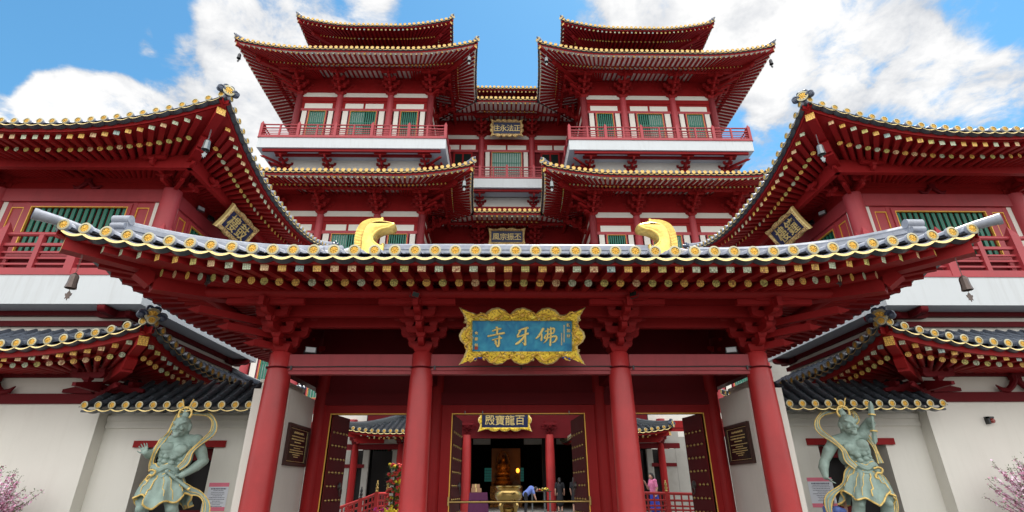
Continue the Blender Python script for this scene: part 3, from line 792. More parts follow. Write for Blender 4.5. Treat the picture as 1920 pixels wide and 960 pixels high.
    for sx in (-1, 1):
        F = Frame(sx*WX, WY, 0); cols = [-5.09, -1.97, 1.97, 5.09]; o = sx   # outer half of each window has a pale sheet
        def bl(a, b): return (a, b) if sx < 0 else (1-b, 1-a)
        wins = [(-4.17, -2.88, bl(0, .98)), (-1.0, 1.0, bl(0, .5)), (2.88, 4.17, None)]
        if sx > 0: wins = [(-4.17, -2.88, None), (-1.0, 1.0, bl(0, .5)), (2.88, 4.17, bl(0, .98))]
        storey(F, cols, 24.4, 29.6, wins, 31.5)
        storey(F, cols, 14.0, 19.02, wins, 20.9)
        storey(F, cols, 6.0, 11.2, wins, 13.9)
        storey(F, cols, .5, 5.3, wins, 5.99)
        k = 1 if sx < 0 else 3; Fi = Frame(sx*(WX-5.09), 34.6, k)
        us = [-2.6, 2.6]
        for zb, zt, tz in ((24.4, 29.6, 31.5), (14, 19.02, 20.9)): storey(Fi, us, zb, zt, [], tz)
        Fo = Frame(sx*(WX+5.09), 39, 3 if sx < 0 else 1)
        for zb, zt, tz in ((24.4, 29.6, 31.5), (14, 19.02, 20.9)): storey(Fo, [-7, -2.3, 2.3, 7], zb, zt, [], tz)
        # brackets
        for zt, s in ((29.6, .98), (19.02, .90)):
            for i, u in enumerate(cols):
                bracket(F, u, zt, s, 1.45, 3, diag=(-1 if i == 0 else 1 if i == 3 else 0)).build('bracket_set', 'red', th)
            bracket(Fi, 0, zt, s, 1.45, 3).build('bracket_set', 'red', th)
            bracket(Fo, -2.3*sx if sx < 0 else -2.3, zt, s, 1.45, 3).build('bracket_set', 'red', th)
            m = MB(); zp = zt+1.42*s+.10
            for FF, a, b in ((F, -6.7, 6.7), (Fi, -4.1, 2.6) if sx < 0 else (Fi, -2.6, 4.1), (Fo, -7, 8.5) if sx < 0 else (Fo, -8.5, 7)): m.cyl(FF.P(a, 1.45, zp), FF.P(b, 1.45, zp), .14, n=10)
            m.build('purlin', 'red', th)
        # balcony
        bal = MB()
        bal.box(sx*WX-6.67, sx*WX+6.67, 30.42, 35.62, 23.62, 24.46); ba = bal.build('balcony', 'white', th)
        m = MB(); m.box(sx*WX-6.75, sx*WX+6.75, 30.36, 35.62, 24.465, 24.50); m.build('edge_trim', 'redp', ba)
        balustrade(th, F, -6.6, 6.6, 1.55, 24.50, 1.12, 2.64, ba)
        balustrade(th, Frame(sx*WX-5.09, 33, 3), -2.55, 2.30, 1.5, 24.50, 1.12, 2.64, ba)
        balustrade(th, Frame(sx*WX+5.09, 33, 1), -2.30, 2.55, 1.5, 24.50, 1.12, 2.64, ba)
        w = MB(); F.box(w, -5.05, 5.05, -.05, .015, 22.0, 23.62); w.build('cream_panel', 'cream', th)
        b = MB(); F.box(b, -5.09, 5.09, -.05, .06, 22.0, 22.72); F.box(b, -5.6, 5.6, .7, .86, 23.42, 23.61); F.box(b, -6.3, 6.3, 1.28, 1.45, 23.42, 23.61); b.build('tie_beam', 'red', th)
        for i, u in enumerate(cols): bracket(F, u, 22.74, .72, 1.15, 2, diag=(-1 if i == 0 else 1 if i == 3 else 0), tongue=False).build('bracket_set', 'red', th)
    # centre
    F = Frame(0, CY, 0); cols = [-5.9, -2.2, 2.2, 5.9]
    storey(F, cols, 24.4, 29.6, [(-1.28, 1.28, (.0, 1.))], 31.5)
    storey(F, cols, 14., 19.02, [(-1.28, 1.28, None)], 20.9)
    for sx in (-1, 1):
        d = MB(); F.box(d, sx*2.95, sx*4.6, -.05, .03, 24.5, 28.15); dd = d.build('door', 'red', th)
        d = MB()
        for j in range(2): F.box(d, sx*(3.08+.76*j), sx*(3.70+.76*j), .031, .034, 26.6, 27.95)
        d.build('pane', 'pane', dd)
    for zt, s in ((29.6, .98), (19.02, .90)):
        for u in (-2.2, 2.2): bracket(F, u, zt, s, 1.45, 3).build('bracket_set', 'red', th)
        m = MB(); zp = zt+1.42*s+.10; m.cyl(F.P(-4.6, 1.45, zp), F.P(4.6, 1.45, zp), .14, n=10); m.build('purlin', 'red', th)
    bal = MB(); bal.box(-4.40, 4.40, 35.6, 37.1, 23.625, 24.455); ba = bal.build('balcony', 'white', th)
    balustrade(th, F, -4.4, 4.4, 1.5, 24.5, 1.12, 2.2, ba)
    w = MB(); F.box(w, -6, 6, -.05, .015, 22.4, 23.62); w.build('cream_panel', 'cream', th)
    b = MB(); F.box(b, -6, 6, -.05, .08, 22.0, 22.72); F.box(b, -4.6, 4.6, 1.2, 1.36, 23.42, 23.61); b.build('tie_beam', 'red', th)
    for u in (-2.2, 2.2): bracket(F, u, 22.74, .72, 1.15, 2, tongue=False).build('bracket_set', 'red', th)
main_hall()
FC = Frame(0, 37.2, 0)
name_board('name_board', 'blue name board in a gilded scalloped frame under the highest middle roof', FC, 0, 1.05, 29.92, 2.92, 1.66, R(14), '住永法正', 'navy', 'gilt2', (.60, .64), .12, edge=.19, bold=.002, bitef=.7, scall=(5, 3))
name_board('name_board', 'navy name board with gilded frame just above the gate roof ridge', FC, 0, 1.15, 19.42, 2.95, 1.42, R(14), '風宗振丕', 'navy', 'gilt2', (.56, .58), .12, edge=.19, bold=.002, bitef=.6, scall=(3, 1))
# ------------------------------------------------------------------ corner towers left and right of the gate
def corner_tower(sx):
    side = 'left' if sx < 0 else 'right'
    th = thing('corner_tower', (sx*11.2, 14, 0), 'two storey red corner tower %s' % ('left of the gate, its eave board reading drum tower' if sx < 0 else 'right of the gate, its eave board reading bell tower'), 'tower', 'corner towers beside the gate')
    CX, CYY = sx*11.2, 14.0; h = 2.2
    # upper roof
    r = Roof(CX, CYY, h, h, 2.0, .13, 9.36, .78, 4.1, 1.9, 2.1, 11.6)
    raf = dict(off=.26, sl=.10, w=.115, h=.11, rr=.062, sp=.262, wl=1.42, fan=1.7, clear=.22)
    ks = (0, 1, 3, 2) if sx < 0 else (0, 3, 1, 2)
    up = build_roof(th, [r.side(k) for k in ks], .29, .079, 'tileg', True, 'red', raf, (.12, .22), 'red')
    # lower roof
    r = Roof(CX, CYY, 2.3, 2.5, 1.55, .13, 4.16, .46, 3.2, 1.9, .0, 4.86)
    raf = dict(off=.22, sl=.10, w=.10, h=.09, rr=.055, sp=.262, wl=1.15, fan=1.2, clear=.2)
    low = build_roof(th, [r.side(k) for k in ks[:3]], .29, .083, 'tilem', True, 'red', raf, (.10, .24), 'red')
    nf = sum(1 for q in low)
    emit_rafters(th, sorted(up+low, key=lambda q: q[0].v[4][1]+(abs(q[0].v[4][0])-9)*.35), 'red', 100)
    # base
    m = MB(); m.box(sx*8.9, sx*13.5, 11.5, 16.6, 0, 3.28); m.build('base_wall', 'cream', th)
    m = MB(); m.box(sx*8.95, sx*13.45, 11.56, 16.55, 3.28, 5.33); m.build('frieze_wall', 'cream', th)
    F0 = Frame(CX, 11.5, 0); Fi = Frame(sx*8.9, 14.05, 1 if sx < 0 else 3)
    b = MB()
    for F, hw in ((F0, 2.34), (Fi, 2.58)):
        F.box(b, -hw, hw, -.10, .05, 3.27, 3.48); F.box(b, -hw+.02, hw-.02, -.1, .035, 3.83, 4.05)
        F.box(b, -hw, hw, -.1, .03, 4.98, 5.10); F.box(b, -hw, hw, -.1, .06, 5.22, 5.325)
    b.build('tie_beam', 'redd', th)
    # forked struts and corner brackets under the lower eave
    def strut(F, u, z0, z1, s=1.):
        m = MB()
        for e in (-1, 1):
            P = [(u+e*.02, z1), (u+e*.05, z1-.12*s), (u+e*.13, z0+.12*s), (u+e*.26*s, z0+.02), (u+e*.40*s, z0+.04), (u+e*.50*s, z0+.14*s)]
            m.tube([F.P(a, .07, z) for a, z in P], [.07*s, .07*s, .065*s, .06*s, .05*s, .012], 8)
        F.box(m, u-.10*s, u+.10*s, 0, .13, z1-.10, z1+.02)
        m.build('forked_strut', 'redd', th)
    strut(F0, -.1, 3.49, 3.84); strut(Fi, 0, 3.49, 3.84)
    bracket(Frame(sx*8.9, 11.5, 0), 0, 3.42, .55, .62, 1, diag=(1 if sx < 0 else -1), tongue=False).build('bracket_set', 'redd', th)
    m = MB(); U = Vector((-sx, -1, 0)).normalized(); sd = Vector((0, 0, 1)).cross(U)
    for d0 in (Vector((-sx, 0, 0)), Vector((0, -1, 0)), Vector((-sx, 0, 0))*-1):   # pointed noses of the corner arms
        c = Vector((sx*8.9, 11.42, 3.56)); s2 = d0.cross(Vector((0, 0, 1)))*.07
        e0 = c+d0*.2; e1 = c+d0*.85+Vector((0, 0, -.02))
        m.add([e0-s2+Vector((0,0,-.09)), e0+s2+Vector((0,0,-.09)), e0+s2+Vector((0,0,.13)), e0-s2+Vector((0,0,.13)), e1-s2*.5+Vector((0,0,-.05)), e1+s2*.5+Vector((0,0,-.05)), e1+s2*.5+Vector((0,0,.02)), e1-s2*.5+Vector((0,0,.02))],
              [(0,1,5,4), (1,2,6,5), (2,3,7,6), (3,0,4,7), (4,5,6,7), (3,2,1,0)])
    m.build('arm_nose', 'redd', th)
    # balcony
    m = MB(); m.box(sx*8.36, sx*14.04, 10.97, 16.85, 5.335, 6.02); ba = m.build('balcony', 'white', th)
    m = MB(); m.box(sx*8.34, sx*14.06, 10.95, 16.87, 6.022, 6.05); m.build('edge_trim', 'redp', ba)
    for F, hw in ((F0, 2.0), (Fi, 2.3)):
        for e in (-1, 1):
            m = MB()
            arm(m, F, (e*hw, .2), 'w', .34, .16, .15, 5.165)
            arm(m, F, (e*hw, .05), 'u', .42, .12, .14, 5.16)
            m.build('balcony_bracket', 'redd', th)
    balustrade(th, Frame(CX, 11.8, 0), -2.72, 2.72, .68, 6.05, 1.06, 1.81, ba)
    balustrade(th, Frame(sx*9.0, 14.0, 1 if sx < 0 else 3), -2.58, 2.58, .50, 6.05, 1.06, 1.85, ba)
    # upper storey
    for x in (9.0, 13.4):
        for y in (11.8, 16.2):
            m = MB(); m.cyl((sx*x, y, 6.04), (sx*x, y, 8.72), .235, .215, n=22); m.build('column', 'redp', th)
    m = MB(); m.box(sx*9.06, sx*13.34, 11.86, 16.14, 6.04, 9.9); m.build('upper_wall', 'redd', th)
    for F in (Frame(CX, 11.8, 0), Frame(sx*9.0, 14.0, 1 if sx < 0 else 3)):
        b = MB(); F.box(b, -2.2, 2.2, -.05, .09, 8.36, 8.72); b.build('tie_beam', 'redw', th); b = MB(); F.box(b, -2.2, 2.2, -.04, .03, 8.721, 8.95); F.box(b, -2.2, 2.2, -.04, .05, 8.952, 9.17); F.box(b, -2.2, 2.2, -.04, .0, 9.171, 9.45)
        b.build('frieze_beam', 'red', th); b = MB(); F.box(b, -3.12, 3.12, .80, .93, 8.84, 9.16)
        b.build('tie_beam', 'red', th)
        m = MB(); m.cyl(F.P(-3.1, .865, 9.20), F.P(3.1, .865, 9.20), .06, n=12); m.build('purlin', 'red', th)
        for e in (-1, 1): w = MB(); F.box(w, e*1.86, e*1.98, -.03, .03, 6.05, 8.36); w.build('cream_panel', 'cream', th)
        for e in (-1, 1):
            p = MB(); F.box(p, e*1.36, e*1.86, -.05, -.005, 6.05, 8.36); F.box(p, e*1.30, e*1.42, -.03, .03, 6.05, 8.36); F.box(p, e*1.74, e*1.86, -.03, .025, 6.05, 8.36); p.build('side_panel', 'redp', th)
        p = MB(); F.box(p, -1.86, 1.86, -.03, .02, 8.22, 8.359); p.build('head_rail', 'redp', th)
        for e in (-1, 1):
            p = MB(); F.box(p, e*1.425, e*1.445, -.005, .02, 6.05, 8.21); F.box(p, e*1.72, e*1.738, -.005, .02, 6.05, 8.21); F.box(p, e*1.425, e*1.738, -.005, .021, 8.19, 8.215); p.build('gold_trim', 'goldln', th)
        lattice_window(th, F, -1.22, 1.22, .0, 6.9, 8.22, 15, None, hbars=0)
        strut(F, 0, 8.74, 9.0, .75)
    for F, us in ((Frame(CX, 11.8, 0), (-2.2, 2.2)), (Frame(sx*9.0, 14.0, 1 if sx < 0 else 3), ((2.2,) if sx < 0 else (-2.2,)))):
        for u in us:
            inner_corner = F.k == 0
            dg = (-1 if u < 0 else 1) if inner_corner else 0
            bracket(F, u, 8.62, .50, 1.02, 2, diag=dg, tongue=False).build('bracket_set', 'red', th)
    return th
corner_tower(-1); corner_tower(1)
name_board('name_board', 'small navy board of two gold characters tilted under the left tower eave', Frame(-9.0, 13.5, 1), 0, .88, 8.56, 1.62, .80, R(30), '樓鼓', 'navy', 'gilt2', (.54, .50), .08, bitef=.35, edge=.18, bold=.001, scall=(3, 1))
name_board('name_board', 'small navy board of two gold characters tilted under the right tower eave', Frame(9.0, 13.5, 3), 0, .88, 8.56, 1.62, .80, R(30), '樓鐘', 'navy', 'gilt2', (.54, .50), .08, bitef=.35, edge=.18, bold=.001, scall=(3, 1))
# ------------------------------------------------------------------ the gate
def gate():
    th = thing('temple_gate', (0, 12.3, 0), 'red timber gate with three doorways, grey glazed roof and gold tile ends', 'gate')
    r = Roof(0, 12.3, 4.82, 1.9, 2.6, .24, 5.19, .38, 3.7, 1.5, 1.9, 7.1, sag=.42, gable=4.15)
    raf = dict(off=.19, sl=.17, w=.135, h=.135, rr=.072, sp=.289, wl=1.80, fan=.3, clear=.3)
    rl = build_roof(th, [r.side(0), r.side(1), r.side(3), r.side(2)], .335, .098, 'tileg', True, 'red', raf, (.09, .20), 'red', finials=False, hipback=.62, hipz=.10, dripw=.66)
    emit_rafters(th, sorted(rl, key=lambda q: q[0].v[4][1]), 'red', 100)
    # gables, ridge and ridge-end ornaments
    m = MB()
    for e in (-1, 1): m.prism([(-1.6, 6.1), (1.6, 6.1), (0, 7.05)], (e*4.0, 12.3, 0), (0, 1, 0), (0, 0, 1), (e, 0, 0), .1)
    m.build('gable_board', 'red', th)
    m = MB()
    for i, (w, z) in enumerate(((.34, 6.98), (.30, 7.08), (.34, 7.13), (.28, 7.18), (.32, 7.23), (.26, 7.28))):
        m.box(-3.75, 3.75, 12.3-w/2, 12.3+w/2, z, z+.055 if i < 5 else 7.36)
    m.cyl((-3.75, 12.3, 7.36), (3.75, 12.3, 7.36), .09, n=12); m.build('main_ridge', 'tileg', th)
    s0 = r.side(0)
    for e in (-1, 1):       # ridges running down the gable edges, blocks closing the ridge ends
        m = MB(); pts = [Vector(s0.P(e*4.22, w, s0.S(e*4.22, w)+.10)) for w in (-1.6, -1.0, -.4, .2, .62)]
        for a, b in zip(pts[:-1], pts[1:]): m.beam(a, b, .20, .16)
        m.tube([p+Vector((0, 0, .11)) for p in pts], .085, 10); c = pts[-1]; m.box(c.x-.15, c.x+.15, c.y-.10, c.y+.06, c.z-.08, c.z+.13); m.cyl(c+Vector((-.15, -.03, .16)), c+Vector((.15, -.03, .16)), .075, n=12)
        m.build('gable_ridge', 'tileg', th)
        w = r.o+r.flare-.62; c = Vector(s0.P(e*(4.82+w), w, s0.S(e*(4.82+w), w)+.22)); m = MB()
        m.box(c.x-.14, c.x+.14, c.y-.10, c.y+.12, c.z-.10, c.z+.10); m.cyl(c+Vector((-.15, -.05, .16)), c+Vector((.15, -.05, .16)), .085, n=12); m.cyl(c+Vector((-.12, -.10, .02)), c+Vector((.12, -.10, .02)), .06, n=10)
        m.build('ridge_end', 'tileg', th)
        t0 = [Vector(s0.P(e*(4.82+q), q, s0.S(e*(4.82+q), q)+.03+.10*max(0, q-2.5))) for q in (2.35, 2.6, 2.8, 2.93, 3.03)]
        m = MB(); m.tube(t0, [.07, .075, .08, .086, .094], 12); c = t0[-1]; disc(m, c, (t0[-1]-t0[-2]), (0, 0, 1), .096, False, 1, 1); m.build('tip_tile', ['tileg', 'tiled'], th)
    for e in (-1, 1):
        # owl-tail ornament: a thick hooked horn with a ribbed comb along its back
        outer = [(4.21, 6.9), (4.22, 7.3), (4.24, 7.56), (4.21, 7.83), (4.10, 8.03), (3.91, 8.13), (3.76, 8.15), (3.60, 8.155)]
        inner = [(4.05, 6.9), (4.06, 7.3), (4.07, 7.59), (4.01, 7.84), (3.90, 7.99), (3.75, 8.05), (3.66, 8.065), (3.59, 8.07)]
        beak = [(3.48, 8.06), (3.37, 8.04), (3.27, 8.015), (3.22, 7.985), (3.21, 7.94), (3.225, 7.88), (3.27, 7.835), (3.41, 7.80), (3.52, 7.775), (3.60, 7.735), (3.67, 7.68), (3.715, 7.60), (3.72, 7.52), (3.69, 7.45), (3.62, 7.395), (3.53, 7.37), (3.44, 7.385), (3.42, 6.9)]
        poly = inner[1:]+beak; cx_, cz_ = 3.78, 7.72
        def spline(P, k=4):
            Q = [Vector(p+(0,)) for p in P]; Q = [Q[0]*2-Q[1]]+Q+[Q[-1]*2-Q[-2]]; out = []
            for i in range(1, len(Q)-2):
                for j in range(k):
                    t = j/k; A, B, C_, D_ = Q[i-1:i+3]; v = .5*((2*B)+(C_-A)*t+(2*A-5*B+4*C_-D_)*t*t+(3*B-A-3*C_+D_)*t**3); out.append((v.x, v.y))
            return out+[P[-1]]
        poly = spline([(4.06, 6.9)]+poly); n = len(poly); m = MB(); layers = []
        # pull the outline inwards along its normals to round the body
        def inset(d):
            o_ = []
            for i in range(n):
                x0, z0 = poly[i-1]; x1, z1 = poly[(i+1) % n]; L_ = math.hypot(x1-x0, z1-z0) or 1; nx, nz = (z1-z0)/L_, -(x1-x0)/L_
                if (cx_-poly[i][0])*nx+(cz_-poly[i][1])*nz < 0 and False: nx, nz = -nx, -nz
                o_.append((poly[i][0]+nx*d*sgn_, poly[i][1]+nz*d*sgn_))
            return o_
        area = sum(poly[i-1][0]*poly[i][1]-poly[i][0]*poly[i-1][1] for i in range(n)); sgn_ = -1 if area > 0 else 1
        for d, y in ((.06, -.22), (.03, -.20), (.01, -.15), (0, -.07), (0, .07), (.01, .15), (.03, .20), (.06, .22)): layers += [(e*x, 12.3+y, z) for x, z in inset(d)]
        m.add(layers, [(q*n+i, q*n+(i+1) % n, (q+1)*n+(i+1) % n, (q+1)*n+i) for q in range(7) for i in range(n)] + [tuple(q) for q in tess(layers[:n])] + [tuple(7*n+i for i in q) for q in tess(layers[7*n:])])
        m.recalc = True
        # eye ridge and lower jaw line
        m.tube([(e*x, 12.3-.185, z) for x, z in spline([(3.40, 7.93), (3.55, 7.90), (3.70, 7.86), (3.82, 7.76), (3.88, 7.60), (3.88, 7.3)])], .022, 6)
        m.tube([(e*x, 12.3-.18, z) for x, z in spline([(3.32, 7.96), (3.50, 7.97), (3.70, 7.95), (3.85, 7.88), (3.95, 7.72), (3.98, 7.5), (3.98, 7.2)])], .018, 6)
        m.tube([(e*x, 12.3-.19, z) for x, z in spline([(3.24, 7.92), (3.40, 7.84), (3.56, 7.80), (3.68, 7.72), (3.76, 7.60), (3.76, 7.48), (3.68, 7.38), (3.56, 7.30)])], .038, 8)
        orn = m.build('ridge_ornament', 'goldl', th)
        m = MB(); O_, I_ = spline(outer, 6), spline(inner, 6); k = len(O_)
        for i in range(k-1):
            f = .70; o0, o1, i0, i1 = O_[i], O_[i+1], I_[i], I_[i+1]
            def mixp(p, q, t): return (p[0]+(q[0]-p[0])*t, p[1]+(q[1]-p[1])*t)
            m.prism([(e*x, z) for x, z in (i0, mixp(i0, i1, f), mixp(o0, o1, f), o0)], (0, 12.16, 0), (1, 0, 0), (0, 0, 1), (0, 1, 0), .28)
            m.prism([(e*x, z) for x, z in (i0, i1, mixp(i1, o1, .80), mixp(i0, o0, .80))], (0, 12.19, 0), (1, 0, 0), (0, 0, 1), (0, 1, 0), .22)
        for i in range(1, k-1): p = I_[i]; m.ball((e*(p[0]-.03), 12.12, p[1]-.03), .024, nu=6, nv=4)
        m.box(e*3.55, e*3.60, 12.15, 12.45, 8.05, 8.17)
        m.build('ribbed_comb', 'goldl', orn)
    # columns: front row, door row
    for x, rr in ((4.82, .26), (1.99, .25)):
        for e in (-1, 1):
            m = MB(); prof = [(rr*1.05, 0), (rr*1.02, .9), (rr, 1.8), (rr*.95, 2.8), (rr*.90, 3.55), (rr*.84, 3.78), (rr*.83, 3.79), (rr*.82, 4.06), (rr*.70, 4.10)]
            m.lathe(prof, (e*x, 10.4, 0), 32); m.build('column', 'redm', th)
            m = MB(); m.lathe([(rr*1.0, 3.78), (rr*.9, 3.765), (rr*.88, 3.80)], (e*x, 10.4, 0), 24); m.build('column_collar', 'redd', th)
    for x in (4.53, 1.88):
        for e in (-1, 1):
            m = MB(); m.lathe([(.16, 0), (.16, 3.4), (.15, 4.3)], (e*x, 12.34, 0), 24); m.build('column', 'red', th)  # duller red than the front row, gate shade put into the colour
    F = Frame(0, 10.4, 0)
    for a, b in ((-4.62, -2.18), (-1.80, 1.80), (2.18, 4.62)):
        m = MB(); F.box(m, a, b, -.10, .10, 3.73, 4.05); F.box(m, a, b, -.07, .07, 3.66, 3.73); m.build('tie_beam', 'redw', th)
    # boards between the brackets and the round eave purlin
    m = MB(); F.box(m, -4.8, 4.8, -.06, .06, 4.62, 5.06); F.box(m, -4.8, 4.8, -.07, .045, 5.063, 5.5); m.build('frieze_board', 'red', th)
    m = MB(); F.box(m, -5.2, 5.2, .46, .58, 4.70, 4.93); F.box(m, -5.5, 5.5, .47, .57, 4.94, 5.12); m.build('frieze_board', 'red', th)
    m = MB(); m.cyl(F.P(-6.0, 1.18, 4.97), F.P(6.0, 1.18, 4.97), .105, n=20)
    for e in (-1, 1): m.cyl((e*6.0, 10.4-1.18, 4.972), (e*6.0, 15.4, 4.972), .103, n=16)
    m.build('purlin', 'red', th)
    for i, u in enumerate((-4.82, -1.99, 1.99, 4.82)):
        b = bracket(F, u, 4.06, .66, 1.14, 3, diag=(-1 if i == 0 else 1 if i == 3 else 0)); b.build('bracket_set', 'red', th)
        m = MB(); F.box(m, u-.72, u+.72, 1.04, 1.16, 4.76, 4.86); m.build('purlin_shoe', 'red', th)
    # side walls of the upper part, inner beams, ceiling
    for e in (-1, 1):
        m = MB(); m.box(e*4.76, e*4.88, 10.5, 14.1, 4.06, 5.6); m.build('gable_frieze', 'redd', th)
        for y in (10.4, 12.3, 14.2):
            if y > 11: bracket(Frame(e*4.82, y, 1 if e > 0 else 3), 0, 4.06, .62, 1.1, 3).build('bracket_set', 'red', th)
        for x in (4.82, 1.99):
            m = MB(); m.beam((e*x, 10.5, 3.9), (e*x, 14.2, 3.9), .20, .30); m.build('cross_beam', 'redd', th)
            m = MB(); m.beam((e*x, 10.2, 4.55), (e*(x if x < 3 else 4.82), 13.5, 5.3), .16, .22); m.build('cross_beam', 'redd', th)
    m = MB(); m.box(-4.75, 4.75, 10.55, 14.1, 5.52, 5.56); m.build('ceiling', 'redd', th)
    # door wall
    D = Frame(0, 12.3, 0)
    m = MB()
    D.box(m, -4.7, 4.7, -.10, .03, 3.62, 4.0); D.box(m, -4.7, 4.7, -.10, .0, 4.0, 5.53); m.build('lintel_board', 'redd', th)
    m = MB(); D.box(m, -4.6, 4.6, -.10, .08, 3.34, 3.615); m.build('lintel', 'redd', th)  # darker red puts the gate's inner shade into the colour
    for i, (a, b) in enumerate(((-4.25, -2.36), (-1.50, 1.50), (2.36, 4.25))):
        m = MB(); o0 = {0: (-4.48, -1.98), 1: (-1.74, 1.74), 2: (1.98, 4.48)}[i]
        D.box(m, o0[0], a, -.10, .05, .0, 3.335); D.box(m, b, o0[1], -.10, .05, 0, 3.335); D.box(m, a, b, -.10, .05, 3.13, 3.335); D.box(m, a, b, -.12, .06, 0, .30)
        fr = m.build('door_frame', 'red', th)
        m = MB(); t = .022
        D.box(m, a-t, a, -.05, .062, .3, 3.13+t); D.box(m, b, b+t, -.05, .062, .3, 3.13+t); D.box(m, a, b, -.05, .062, 3.13, 3.13+t); m.build('gold_trim', 'goldln', fr)
        # opened leaves folded back behind the frame
        for e, hx_, ang in ((-1, a, 4 if i else 8), (1, b, 4 if i < 2 else 8)):
            if i == 0 and e > 0 or i == 2 and e < 0: continue
            wd = (b-a)/2-.02; L = MB(); S = MB()
            dirv = Vector((-e*math.sin(R(ang)), math.cos(R(ang)), 0)); nv = Vector((-e*math.cos(R(ang)), -math.sin(R(ang)), 0))
            o = Vector((hx_, 12.42, .32))
            q = [o, o+dirv*wd]; L.add([q[0], q[1], q[1]+Vector((0,0,2.84)), q[0]+Vector((0,0,2.84))]+[p-nv*.07 for p in (q[0], q[1], q[1]+Vector((0,0,2.84)), q[0]+Vector((0,0,2.84)))], [(0,1,2,3), (4,7,6,5), (0,4,5,1), (1,5,6,2), (2,6,7,3), (3,7,4,0)])
            lf = L.build('door_leaf', 'redd', th)
            nst = 5
            for rw in range(9):
                for c in range(nst):
                    if rw == 4 and c >= 3: continue
                    p = o+dirv*(wd*(.12+.76*c/(nst-1)))+Vector((0, 0, .18+.285*rw)); S.lathe([(.032, 0), (.030, .014), (.018, .030), (.004, .036)], p, 8, ax=nv)
            S.build('studs', 'brass', lf, kind='stuff')
            S = MB(); p = o+dirv*(wd*.80)+Vector((0, 0, 1.32)); S.lathe([(.09, 0), (.085, .03), (.04, .05)], p, 12, ax=nv)
            S.tube([p+nv*.05+Vector((0, 0, -.02))+dirv*(.07*math.sin(t))+Vector((0, 0, -.09+.09*math.cos(t))) for t in [i_*.4 for i_ in range(17)]], .011, 6)
            S.build('handle', 'bronze', lf)
    # floor plinth
    m = MB(); m.box(-4.7, 4.7, 12.0, 14.6, .001, .12); m.build('plinth', 'stone', th)
    # hooks above the middle doorway
    m = MB()
    for x in (-1.22, -.82, 1.16): m.cyl((x, 12.22, 3.14), (x, 12.22, 3.20), .012, n=6)
    m.build('hook', 'steel', th)
    return th
gate()
GB, GX, (gpw, gph) = name_board('name_board', 'large turquoise name board with gold dragon frame above the middle doorway', Frame(0, 10.4, 0), 0, .74, 4.26, 2.42, 1.10, R(22), '', 'blue', 'gilt', (.52, .40), .09, edge=.235, bold=.004, shear=.10, scall=(4, 2))
for i, ch in enumerate('新加坡'): text_mesh(ch, .072, .004, lambda x, y, z, i=i: GX(gpw*.93+x, gph*.72-i*.105+y, .062+z), 'goldp', 'character', GB, .002)
for i, ch in enumerate('金華銘'): text_mesh(ch, .066, .004, lambda x, y, z, i=i: GX(-gpw*.92+x, gph*.20-i*.115+y, .062+z), 'goldp', 'character', GB, .002)
m = MB()
for c, x, n_ in ((0, .83, 14), (1, .78, 10)):
    for i in range(n_):
        y = gph*(.72 if c == 0 else .2)-i*.024; p = [GX(gpw*x, y, .062), GX(gpw*x+.022, y, .062), GX(gpw*x+.022, y-.015, .062), GX(gpw*x, y-.015, .062)]; m.add(p, [(0,1,2,3)])
m.build('small_writing', 'goldp', GB)
m = MB(); p = [GX(-gpw*.92+a*.03, -gph*.78+b*.03, .062) for a, b in ((-1,-1),(1,-1),(1,1),(-1,1))]; m.add(p, [(0,1,2,3)]); m.build('red_seal', 'seal', GB)
# the three large characters, brushed
STROKES = {'temple': [((470,428,22),(530,408,20),(592,396,26)), ((520,372,24),(538,396,30),(536,440,24),(534,478,22)), ((408,497,24),(470,485,20),(560,466,24),(640,452,30)), ((468,546,20),(530,530,16),(602,516,24)), ((566,486,26),(563,540,24),(560,596,28),(545,628,26),(520,600,14),(500,578,6)), ((500,556,14),(516,562,26),(530,592,22))],
 'tooth': [((815,428,18),(870,404,22),(952,384,30)), ((850,412,24),(826,452,20),(800,496,26)), ((796,508,20),(870,486,20),(954,458,30)), ((918,396,28),(908,470,24),(908,560,26),(906,606,28),(886,590,14),(868,570,5)), ((900,490,24),(862,540,26),(820,578,30),(776,602,22))],
 'buddha': [((1150,386,30),(1120,440,28),(1082,496,26),(1042,532,12)), ((1122,458,26),(1124,510,24),(1118,556,26)), ((1168,436,16),(1230,410,18),(1284,394,24),(1290,424,22),(1284,452,16)), ((1172,482,18),(1230,466,18),(1286,452,22)), ((1176,484,20),(1166,524,20),(1240,508,18),(1306,496,26),(1322,522,26),(1300,560,24),(1262,580,10)), ((1206,388,22),(1204,470,20),(1192,540,20),(1150,588,8)), ((1244,374,24),(1246,470,22),(1240,560,24),(1238,622,28))]}
